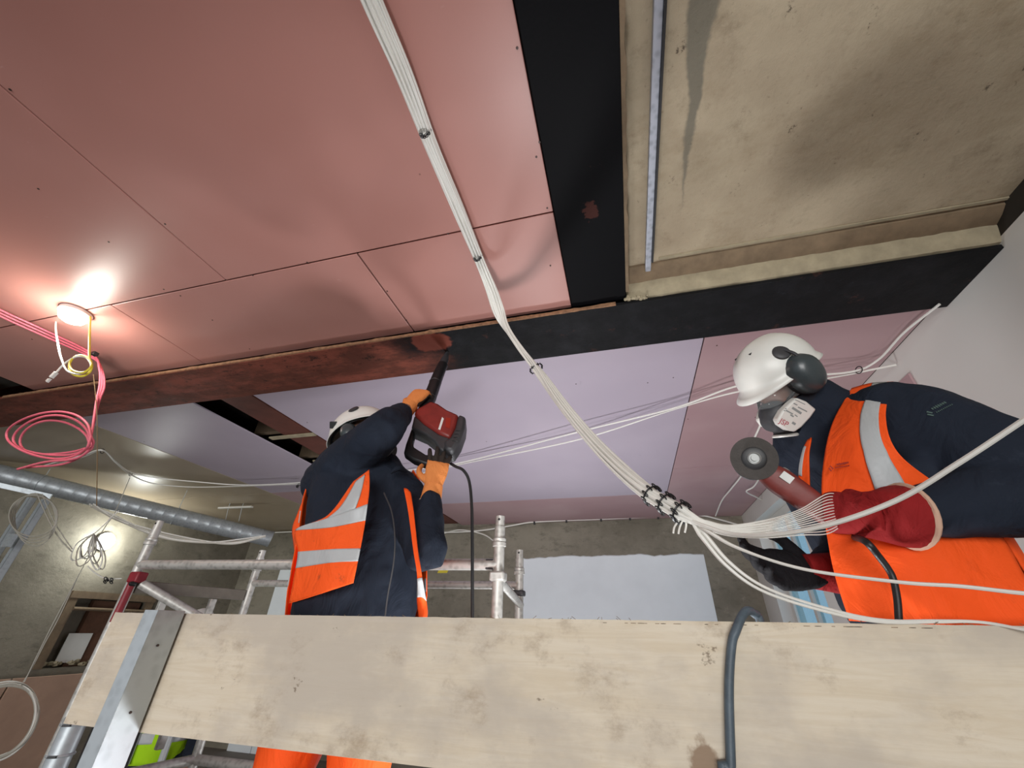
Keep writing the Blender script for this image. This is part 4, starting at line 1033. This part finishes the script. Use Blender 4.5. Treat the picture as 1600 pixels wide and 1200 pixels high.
for e in (-1, 1): MB().sphere(HC+hf*.077+near*e*.030+hu*.016, .010, 10).build('eye', 'eye', lw)

# ---------------------------------------------------------------- hammer drill / breaker
tip = az(699, 551, 1.447); bs = ay(690, 700, 1.60)
pn = (tip-bs).cross(RT).normalized()
if pn.dot(FW) > 0: pn = -pn                                # towards the camera
def dp(u, v, o=0): return onplane(u, v, bs, pn)+pn*o
dr_ = thing('hammer_drill', 'red and dark grey electric hammer drill held up against the beam', 'power tool', dp(690, 690))
def crop(pts): return [(600+x/5, 540+y/5) for x, y in pts]
def plate(name, pts, half, mat, par, bev=.008, o=0): return MB().prism([dp(u, v, o) for u, v in crop(pts)], pn*half).build(name, mat, par, bevel=bev)
plate('motor_housing', [(372, 478), (430, 500), (500, 548), (590, 588), (560, 690), (522, 768), (440, 735), (330, 660), (245, 590), (252, 545), (300, 520)], .045, 'toolred', dr_, .014)
rear = plate('rear_cover', [(588, 584), (645, 606), (636, 690), (600, 790), (545, 872), (486, 862), (470, 800), (522, 768), (562, 690)], .047, 'darkgrey', dr_, .014)
for k in range(4): MB().obox(dp(600+(560+k*9)/5, 540+(800-k*26)/5, .047), RT*.012, UP*.0018, pn*.002).build('vent_slot', 'blackplastic', rear)
plate('lower_frame', [(245, 588), (330, 662), (440, 738), (522, 768), (470, 870), (440, 850), (400, 790), (330, 735), (250, 700), (222, 690)], .040, 'darkgrey', dr_, .009)
plate('handle', [(222, 660), (245, 690), (228, 770), (236, 812), (330, 872), (500, 905), (470, 950), (330, 948), (230, 912), (158, 862), (175, 790), (200, 720)], .022, 'blackplastic', dr_, .009)
MB().prism([dp(u, v, .0455) for u, v in crop([(462, 610), (475, 625), (448, 712), (432, 706)])], pn*.0006).build('scratched_logo', 'paper', dr_)
MB().prism([dp(u, v, .0455) for u, v in crop([(490, 615), (530, 620), (520, 700), (488, 690)])], pn*.0006).build('worn_label', 'logodark', dr_)
plate('nose_cone', [(262, 560), (310, 500), (362, 470), (380, 482), (430, 505), (360, 560), (300, 580)], .04, 'blackplastic', dr_, .012)
ca, cb_ = dp(668, 640), tip
MB().tube([dp(662, 648), dp(668, 630), dp(676, 610), dp(684, 588), dp(692, 570)], [.037, .036, .034, .032, .029], 16, 14).build('chuck_sleeve', 'blackplastic', dr_)
for (u, v, r_) in ((671, 622, .034), (680, 598, .0315)): MB().torus(dp(u, v), tip-dp(668, 640), r_, .003, 20, 6).build('grip_ring', 'darkgrey', dr_)
MB().tube([dp(690, 574), dp(695, 562), tip], [.026, .023, .010], 10).build('chisel', 'darkgrey', dr_)
cdp = [dp(704, 724), dp(712, 729), dp(724, 735), ay(733, 752, 1.6), ay(737, 790, 1.6), ay(738, 850, 1.6), ay(738, 920, 1.61), ay(738, 1000, 1.62), ay(736, 1080, 1.63)]
MB().tube(cdp, .0065, 8, 60).build('power_cord', 'blackplastic', dr_)
# gloves on the drill
d1_ = (dp(673, 612, .055)-wr1).normalized()
g1 = hand(lw, 'glove', ['glove_orange', 'glove_palm'], wr1+d1_*.02, d1_, ray(665, 615)*.8+RT*.5-UP*.2, UP*.8-RT*.3-FW*.2, (1.15, 1.15, 1.2, 1.25), 1.2, .9, 1.22, region=lambda c_, nr, w=wr1, d=d1_: 1 if (nr.dot(UP) < -.1 or (c_-w).dot(d) > .14) else 0)  # palm colour on down-facing faces also paints in the shade under the hand
MB().tube([wr1-d1_*.05, wr1+d1_*.03], [.043, .039], 16, 6).build('cuff', 'glove_orange', g1)
w2 = dp(676, 766, .0); k2 = dp(690, 720, .05)
d2_ = (k2-w2).normalized()
g2 = hand(lw, 'glove', ['glove_orange', 'glove_palm'], w2+d2_*.01, d2_, FW*.9-RT*.1+UP*.1, -RT, (.45, .4, .45, .5), .6, .8, 1.12, spread=.12, region=lambda c_, nr, w=w2, d=d2_: 1 if (c_-w).dot(d) > .125 else 0)
MB().tube([w2-d2_*.055, w2+d2_*.02], [.044, .039], 16, 6).build('cuff', 'glove_orange', g2)
MB().lathe(w2-d2_*.052, d2_, [(.043, -.004), (.046, 0), (.046, .006), (.043, .010)], 20).build('wrist_band', 'cuff', g2)
# ---------------------------------------------------------------- worker with the grinder (right)
rw = thing('person', 'worker in white helmet and respirator leaning in with an angle grinder', 'person', (.78, 1.42, Z(-.75)))
n_ = V((-.78, -.62, 0)).normalized(); l_ = V((.62, -.78, 0)).normalized()
TR = [(.80, 1.46, -.22, .18, .15), (.80, 1.45, -.04, .20, .15), (.755, 1.44, .08, .195, .145), (.742, 1.425, .26, .195, .145), (.735, 1.40, .42, .205, .145), (.70, 1.38, .53, .195, .135), (.67, 1.36, .60, .155, .11), (.635, 1.335, .645, .09, .085)]
HR = ay(1230, 605, 1.27)
hf = (-RT*.82-UP*.50-FW*.22).normalized(); hu0 = (-RT*.47+UP*.84+FW*.10); hu = (hu0-hf*hu0.dot(hf)).normalized(); hs = hf.cross(hu); near = hs if hs.dot(FW) < 0 else -hs
s1, e1, w1 = ay(1436, 672, 1.20), ay(1640, 765, 1.12), ay(1412, 806, 1.10)
s2, e2, w2 = V((.60, 1.50, Z(.50))), V((.66, 1.52, Z(.2))), ay(1290, 893, 1.36)
m = MB(); m.loft(torso_rings([(x, y, z, a*.9, b*.88) for x, y, z, a, b in TR], l_, n_), 22, 2.3, 20)
m.tube([V((.635, 1.325, Z(.61))), HR-hu*.06-hf*.02], [.064, .06], 14, round_=True)
head_shapes(m, HR, hf, hu)
for a, b, c in ((s1, e1, w1), (s2, e2, w2)): m.tube([a, a.lerp(b, .5), b, b.lerp(c, .5), c], [.065, .058, .048, .044, .034], 12, 12, True)
m.tube([V((.69, 1.34, Z(.52))), s1], [.08, .07], 12, round_=True); m.tube([V((.66, 1.36, Z(.5))), s2], [.08, .065], 12, round_=True)
hipR = [V((.74, 1.52, Z(-.18))), V((.86, 1.36, Z(-.18)))]; feetR = [V((.72, 1.56, Z(-.75))), V((.92, 1.34, Z(-.75)))]
legs(m, hipR, feetR, .085, .05)
fuse(m, 'body', 'skin', rw, .013, 5)
m = MB(); m.loft(torso_rings(TR, l_, n_), 24, 2.3, 22)
m.tube([s1-(e1-s1)*.25, s1, s1.lerp(e1, .5), e1, e1.lerp(w1, .5), w1], [.105, .118, .115, .095, .072, .045], 18, 26, True)
m.tube([V((.70, 1.33, Z(.535))), s1], [.115, .115], 14, round_=True)
m.tube([s2, s2.lerp(e2, .5), e2, e2.lerp(w2, .5), w2], [.09, .085, .08, .066, .047], 16, 22, True)
m.tube([V((.66, 1.37, Z(.52))), s2], [.11, .09], 14, round_=True)
m.lathe(V((.64, 1.325, Z(.595))), HR-hu*.05-hf*.02-V((.64, 1.325, Z(.595))), [(.105, -.03), (.1, .03), (.092, .07), (.08, .085)], 20)
jk = fuse(m, 'jacket', 'navy', rw, .0095, 4, .006, 14)
m = MB(); legs(m, hipR, feetR, .115, .085); m.loft(torso_rings([(.80, 1.42, -.3, .18, .15), (.79, 1.42, -.12, .205, .165), (.76, 1.41, -.02, .205, .16)], l_, n_), 20)
fuse(m, 'trousers', 'trousers', rw, .012, 5, .005, 12)
boots(rw, feetR, (-.8, -.6, 0))
# vest
S = patch_fn([[(1331, 607, 1.23), (1362, 599, 1.21), (1396, 597, 1.19)], [(1304, 655, 1.20), (1345, 648, 1.14), (1384, 648, 1.11)], [(1290, 705, 1.185), (1345, 705, 1.12), (1402, 706, 1.09)],
              [(1284, 765, 1.185), (1375, 765, 1.12), (1470, 762, 1.13)], [(1291, 830, 1.20), (1420, 832, 1.135), (1556, 830, 1.17)], [(1305, 900, 1.205), (1440, 905, 1.14), (1602, 903, 1.16)], [(1327, 970, 1.21), (1460, 978, 1.15), (1650, 984, 1.15)]])
vest = cloth(rw, 'vest', 'orange', S, ns=40, nt=60, amp=.011, fr=12)
def ctrl(tab):
    def f(t):
        for i in range(len(tab)-1):
            if t <= tab[i+1][0]:
                a, b = tab[i], tab[i+1]; k_ = max(0, (t-a[0])/(b[0]-a[0])); return a[1]+(b[1]-a[1])*k_
        return tab[-1][1]
    return f
cloth(vest, 'reflective_band', 'reflect', S, ctrl([(0, .52), (.167, .50), (.333, .54), (.5, .46)]), ctrl([(0, .86), (.167, .86), (.333, .86), (.5, .72)]), 0, .5, ns=10, nt=30, off=.005, amp=.011, fr=12)
vest_back(vest, TR, l_, n_, -pi*.95, .15, -.06, .56, 'orange', .028)
Sf = patch_fn([[(1262, 688, 1.27), (1268, 684, 1.26)], [(1254, 705, 1.27), (1264, 710, 1.25)], [(1248, 735, 1.27), (1265, 740, 1.25)], [(1250, 765, 1.27), (1266, 775, 1.25)]])
vf = cloth(vest, 'far_front_edge', 'orange', Sf, ns=5, nt=14, amp=.002)
cloth(vest, 'reflective_band', 'reflect', Sf, 0, .3, .2, .75, ns=4, nt=10, off=.004, amp=.002)
# printed marks on the vest chest: two slashes and two lines of tiny lettering
def mark_on(S_, par, mat, o=.0105):
    def dash(u0, v0, u1, v1, w_, Y):
        a, b = ay(u0, v0, Y), ay(u1, v1, Y); d = (b-a).normalized(); vv = (CAMP-a).normalized(); s_ = d.cross(vv).normalized()
        return [a-s_*w_, b-s_*w_, b+s_*w_, a+s_*w_]
    return dash
def nearest_Y(S_, u, v):
    best = (1e9, 1.2)
    for i in range(21):
        for j in range(41):
            p = S_(i/20, j/40); d = p-CAMP; x = 800+FPX*d.dot(RT)/d.dot(FW); y = 600-FPX*d.dot(UP)/d.dot(FW)
            q_ = (x-u)**2+(y-v)**2
            if q_ < best[0]: best = (q_, p.y)
    return best[1]
dsh = mark_on(S, vest, None)
Yv = nearest_Y(S, 1310, 726)-.02
m = MB()
for a in ((1295, 731, 1299, 736), (1297, 728, 1302, 733)): m.prism(dsh(*a, .0013, Yv), FW*.0005)
for row, (u0, v0, u1, v1) in enumerate(((1307, 726, 1334, 721), (1305, 731, 1335, 726))):
    k = 12 if row == 0 else 16
    for i in range(k):
        f0, f1 = i/k, (i+.72)/k; m.prism(dsh(u0+(u1-u0)*f0, v0+(v1-v0)*f0, u0+(u1-u0)*f1, v0+(v1-v0)*f1, (.0022 if row == 0 else .0012)*random.uniform(.7, 1.1), Yv), FW*.0005)
m.build('printed_mark', 'logodark', vest, smooth=False)
# sleeve print
bpy.context.view_layer.update()
def jacket_hit(u, v):
    d = ray(u, v).normalized(); ok, loc, nr, i = jk.ray_cast(CAMP, d); return (loc, nr) if ok else (ay(u, v, 1.1), -FW)
m = MB()
def sdash(u0, v0, u1, v1, w_):
    a, na = jacket_hit(u0, v0); b, nb_ = jacket_hit(u1, v1); nn = (na+nb_).normalized(); a = a+nn*.002; b = b+nn*.002
    if (b-a).length > .06 or (b-a).length < 1e-5: return
    s_ = (b-a).normalized().cross(nn).normalized(); m.prism([a-s_*w_, b-s_*w_, b+s_*w_, a+s_*w_], nn*.0006)
sdash(1448, 644, 1457, 646, .0018); sdash(1449, 648, 1459, 650, .0018)
for i in range(7): sdash(1456+i*3.2, 640-i*1.6, 1458.2+i*3.2, 639-i*1.6, .0034*random.uniform(.7, 1))
for i in range(10): sdash(1463+i*2.6, 645-i*1.3, 1464.6+i*2.6, 644.3-i*1.3, .0014*random.uniform(.7, 1))
if m.v: m.build('printed_mark', 'logogreen', jk, smooth=False)
# helmet, ears, glasses, respirator
he = helmet(rw, HR+hu*.008, hf, hu, .90)
cc = onplane(1255, 584, HR+near*.098, near)
for sd in (1, -1): ear_cup(rw, he, cc if sd == 1 else cc-near*2*(cc-HR).dot(near), (near*sd-hf*.12).normalized(), hu, hf, 1.28)
G = [[HR+hf*(.112+.01*math.cos(a*1.2))*math.cos(a)*.98+near*.088*math.sin(a)+hu*z for a in [(-1+2*i/12)*1.15 for i in range(13)]] for z in (-.012, .006, .024, .038)]
gg = MB().grid(G).build('safety_glasses', 'lens', rw, smooth='all', thick=.002)
MB().tube([HR+hf*(.112+.01*math.cos(a*1.2))*math.cos(a)*.99+near*.089*math.sin(a)+hu*.038 for a in [(-1+2*i/12)*1.25 for i in range(13)]], .003, 6).build('frame', 'blackplastic', gg)
for e in (-1, 1): MB().sphere(HR+hf*.077+near*e*.030+hu*.016, .010, 10).build('eye', 'eye', rw)
rm = MB().loft([(HR+hf*.07-hu*.05, hu*.055, near*.05), (HR+hf*.10-hu*.05, hu*.052, near*.045), (HR+hf*.128-hu*.052, hu*.036, near*.033), (HR+hf*.142-hu*.055, hu*.02, near*.02)], 18, 2.3, 10).build('respirator', 'darkgrey', rw)
MB().lathe(HR+hf*.10-hu*.10, (hf*.5-hu).normalized(), [(.03, -.02), (.032, 0), (.028, .014), (.02, .02)], 18).build('exhale_valve', 'darkgrey', rm)
MB().torus(HR+hf*.108-hu*.112, (hf*.5-hu).normalized(), .031, .005, 22, 6).build('valve_ring', 'whiteplastic', rm)
def plane_px(u, v, p0, nn): return onplane(u, v, p0, nn)
fo = [(1241, 621), (1256, 627), (1271, 639), (1262, 652), (1248, 667), (1238, 674), (1226, 672), (1214, 664), (1210, 656), (1218, 642), (1230, 630)]
f0 = HR+hf*.06-hu*.075+near*.085; fn = (near*.95+hf*.25-hu*.1).normalized()
for sd in (1, -1):
    if sd == 1: P = [plane_px(u, v, f0, fn) for u, v in fo]; nn = fn
    else:
        P = [p-near*(2*(p-HR).dot(near)-.045)-hf*.02 for p in P]; nn = (fn-near*2*fn.dot(near))
    fl = MB().prism(P, nn*.013).build('filter', 'whiteplastic', rm, bevel=.005)
    fl['label'] = 'white respirator filter cartridge'
    if sd == 1:
        fc = f0+fn*.0136; m = MB(); m2 = MB()
        def bar(u0, v0, u1, v1, w_, mm): 
            a, b = plane_px(u0, v0, fc, fn), plane_px(u1, v1, fc, fn); s_ = (b-a).normalized().cross(fn)*w_; mm.prism([a-s_, b-s_, b+s_, a+s_], fn*.0004)
        for b_ in ((1243, 624.5, 1258, 632, .0008), (1240, 630, 1246, 633, .0014), (1247, 636, 1261, 643, .0014), (1238, 637, 1252, 646, .0032), (1242, 648, 1246, 651, .0012), (1227, 638, 1229, 639, .001), (1225, 641, 1227, 642, .001), (1228, 641, 1239, 647, .0016), (1235, 648, 1240, 651, .002), (1238, 660, 1243, 663, .0032)): bar(*b_, m)
        m.build('filter_print', 'printgrey', fl, smooth=False)
        # red maker's lettering
        cu = bpy.data.curves.new('lettering', 'FONT'); cu.body = 'JSP'; cu.size = .022; cu.extrude = .0003; cu.align_x = 'CENTER'
        to = bpy.data.objects.new('lettering', cu); COL.objects.link(to)
        a, b = plane_px(1219, 657, fc, fn), plane_px(1231, 664, fc, fn); xx = (b-a).normalized(); yy = fn.cross(xx)
        to.matrix_world = Matrix((xx, yy, fn)).transposed().to_4x4()
        mw = Matrix((xx, yy, fn)).transposed().to_4x4(); mw.translation = (a+b)/2-yy*.007
        me = bpy.data.meshes.new_from_object(to); me.transform(mw); bpy.data.objects.remove(to)
        me.materials.clear(); me.materials.append(MAT['printred']); lo = bpy.data.objects.new('lettering', me); COL.objects.link(lo); attach(lo, fl)
for sd in (near, -near):
    MB().tube([HR+hf*.09-hu*.02+sd*.05, HR+hf*.03+hu*.01+sd*.083, HR-hf*.06+hu*.01+sd*.075], .005, 6, 12).build('strap', 'blackplastic', rm)
# balaclava-like snood around jaw and neck
MB().loft([(HR-hu*.02-hf*.01, hf*.085, near*.084), (HR-hu*.06-hf*.015, hf*.085, near*.082), (HR-hu*.10-hf*.025, hf*.08, near*.08), (HR-hu*.14-hf*.05, hf*.09, near*.09)], 20).build('snood', 'trousers', rw)

# ---------------------------------------------------------------- angle grinder
dcn = ay(1178, 716, 1.17)
vn = (CAMP-dcn).normalized(); gn = (vn+RT*.12+UP*.06).normalized()
def gp(u, v, o=0): return onplane(u, v, dcn, gn)+gn*o
ag = thing('angle_grinder', 'dull red angle grinder with a worn grey disc facing the camera', 'power tool', gp(1240, 760))
rr = (gp(1178, 683)-gp(1178, 716)).length
MB().lathe(dcn, gn, [(rr, -.0015), (rr, .0015), (rr*.5, .001), (rr*.46, -.004), (.003, -.004)], 40).build('grinding_disc', 'disc', ag)
MB().lathe(dcn, gn, [(rr*.53, -.002), (rr*.53, .003), (rr*.45, .005), (rr*.2, .005)], 32).build('backing_flange', 'blackplastic', ag)
MB().lathe(dcn, gn, [(.0165, .004), (.0165, .010), (.013, .012), (.013, .008), (.008, .008), (.008, .013), (.002, .013)], 24).build('lock_nut', 'steel', ag)
# gear head and guard behind the disc
MB().lathe(dcn-gn*.008, -gn, [(.02, 0), (.034, .006), (.036, .03), (.03, .05), (.015, .055)], 24).build('gear_head', 'darkgrey', ag)
MB().torus(dcn-gn*.012, gn, rr, .003, 36, 6, (gp(1212, 716)-dcn), (gp(1178, 684)-dcn)).build('guard', 'darkgrey', ag)
ga, gb_ = gp(1200, 737, -.03), gp(1318, 818, -.03); gd = (gb_-ga).normalized(); gs = gd.cross(gn).normalized()
Lg = (gb_-ga).length
MB().loft([(ga-gd*.01, gs*.027, gn*.026), (ga+gd*.03, gs*.036, gn*.03), (ga+gd*Lg*.35, gs*.036, gn*.032), (ga+gd*Lg*.7, gs*.032, gn*.03), (gb_, gs*.03, gn*.028)], 22, 3.0, 18).build('motor_housing', 'grinderred', ag)
lb = gp(1229, 746, .004); MB().obox(lb, gd*.014, gs*.010, gn*.0012).build('rating_label', 'paper', ag)
MB().lathe(gp(1214, 755, -.03), -gs, [(.012, .02), (.012, .045), (.008, .05)], 14).build('spindle_lock', 'steel', ag)
MB().obox(gp(1206, 716, -.02), gd*.014, gs*.012, gn*.014).build('head_bolt', 'steel', ag, bevel=.004)
MB().tube([gb_, gp(1335, 838, -.03), ay(1352, 846, 1.085), ay(1372, 868, 1.09), ay(1393, 898, 1.10), ay(1401, 930, 1.10), ay(1404, 962, 1.10), ay(1406, 1010, 1.10), ay(1407, 1090, 1.11)], [.010, .008, .0075, .007, .0065, .0065, .0065, .0065, .0065], 10, 60).build('power_cord', 'blackplastic', ag)
# red gauntlet (near hand) around the motor housing
hw_ = ay(1372, 806, 1.09); kd = (gp(1306, 800, .02)-hw_).normalized()
gl = hand(rw, 'glove', ['glove_red'], hw_+kd*.005, kd, ray(1300, 800), UP, (1.15, 1.2, 1.25, 1.3), 1.3, .9, 1.15, voxel=.005, tside=.15)
MB().loft([(w1+(w1-hw_)*.12, UP*.066, FW*.066), (w1.lerp(hw_, .3), UP*.064, FW*.062), (hw_, UP*.054, FW*.048), (hw_+kd*.06, UP*.048, FW*.036)], 24, 2.2, 12).build('gauntlet', 'glove_red', gl)
MB().torus(w1+(w1-hw_)*.13, w1-hw_, .06, .006, 28, 8, UP*.066, FW*.066).build('cuff_binding', 'cuff', gl)
# black-palmed far hand below
wf = ay(1272, 893, 1.34); kd2 = (ay(1200, 888, 1.30)-wf).normalized()
g4 = hand(rw, 'glove', ['glove_black'], wf-kd2*.01, kd2, -FW*.55+UP*.75, UP*.6+FW*.4, (.45, .5, .55, .6), .7, .5, 1.3, voxel=.005)
MB().loft([(wf-kd2*.055, UP*.05, FW*.046), (wf-kd2*.02, UP*.046, FW*.042), (wf+kd2*.025, UP*.042, FW*.034)], 20, 2.2, 8).build('gauntlet', 'glove_red', g4)

# ---------------------------------------------------------------- third person, mostly hidden below the board
P3 = ay(238, 1178, 3.05)
tp = thing('person', 'person in a lime hi-vis vest glimpsed below the plywood board', 'person', (P3.x, P3.y, 0))
X3, Y3 = P3.x, P3.y
n3 = V((.6, -.8, 0)); l3 = V((.8, .6, 0))
T3 = [(X3, Y3, -.85, .16, .12), (X3, Y3, -.7, .18, .125), (X3, Y3, -.45, .20, .13), (X3, Y3, -.28, .20, .12), (X3, Y3, -.22, .1, .08)]
H3 = V((X3+.06, Y3-.06, Z(-.10))); hf3 = (n3-V((0, 0, .7))).normalized(); hu3 = (V((0, 0, 1))-hf3*hf3.z).normalized()
m = MB(); m.loft(torso_rings(T3, l3, n3), 20, 2.3, 14); m.tube([V((X3, Y3, Z(-.26))), H3-hu3*.05], [.06, .058], 12, round_=True); head_shapes(m, H3, hf3, hu3)
hip3 = [V((X3, Y3, Z(-.82)))+l3*.09, V((X3, Y3, Z(-.82)))-l3*.09]; ft3 = [V((X3, Y3, 0))+l3*.13, V((X3, Y3, 0))-l3*.13]
legs(m, hip3, ft3, .095, .06)
for e in (-1, 1):
    a = V((X3, Y3, Z(-.32)))+l3*e*.21; b = a+l3*e*.04+V((0, 0, -.28)); c = b+n3*.12+V((0, 0, -.2)); m.tube([a, b, c, c+n3*.03+V((0, 0, -.07))], [.055, .045, .034, .03], 12, 10, True)
fuse(m, 'body', 'skin2', tp, .015, 5)
m = MB(); legs(m, hip3, ft3, .115, .09); fuse(m, 'trousers', 'trousers', tp, .015, 4, .004)
m = MB()
for e in (-1, 1):
    a = V((X3, Y3, Z(-.32)))+l3*e*.21; b = a+l3*e*.04+V((0, 0, -.28)); c = b+n3*.12+V((0, 0, -.2)); m.tube([a-l3*e*.08, a, b, c], [.07, .072, .062, .05], 14, 12, True)
m.loft(torso_rings([(x, y, z, a+.008, b+.008) for x, y, z, a, b in T3], l3, n3), 20, 2.3, 14)
fuse(m, 'jacket', 'navy', tp, .013, 4, .004)
vb = vest_back(tp, T3, l3, n3, 0, 2*pi, -.85, -.24, 'lime', .03, bands=((-.74, -.68), (-.56, -.50)))
for e in (-1, 1):
    MB().tube([V((X3, Y3, Z(-.84)))+l3*e*.1+n3*.16, V((X3, Y3, Z(-.45)))+l3*e*.1+n3*.158, V((X3, Y3, Z(-.27)))+l3*e*.1+n3*.13], .022, 8, 12).build('reflective_strap', 'reflect', vb)
boots(tp, ft3, n3)
helmet(tp, H3, hf3, hu3, .98)
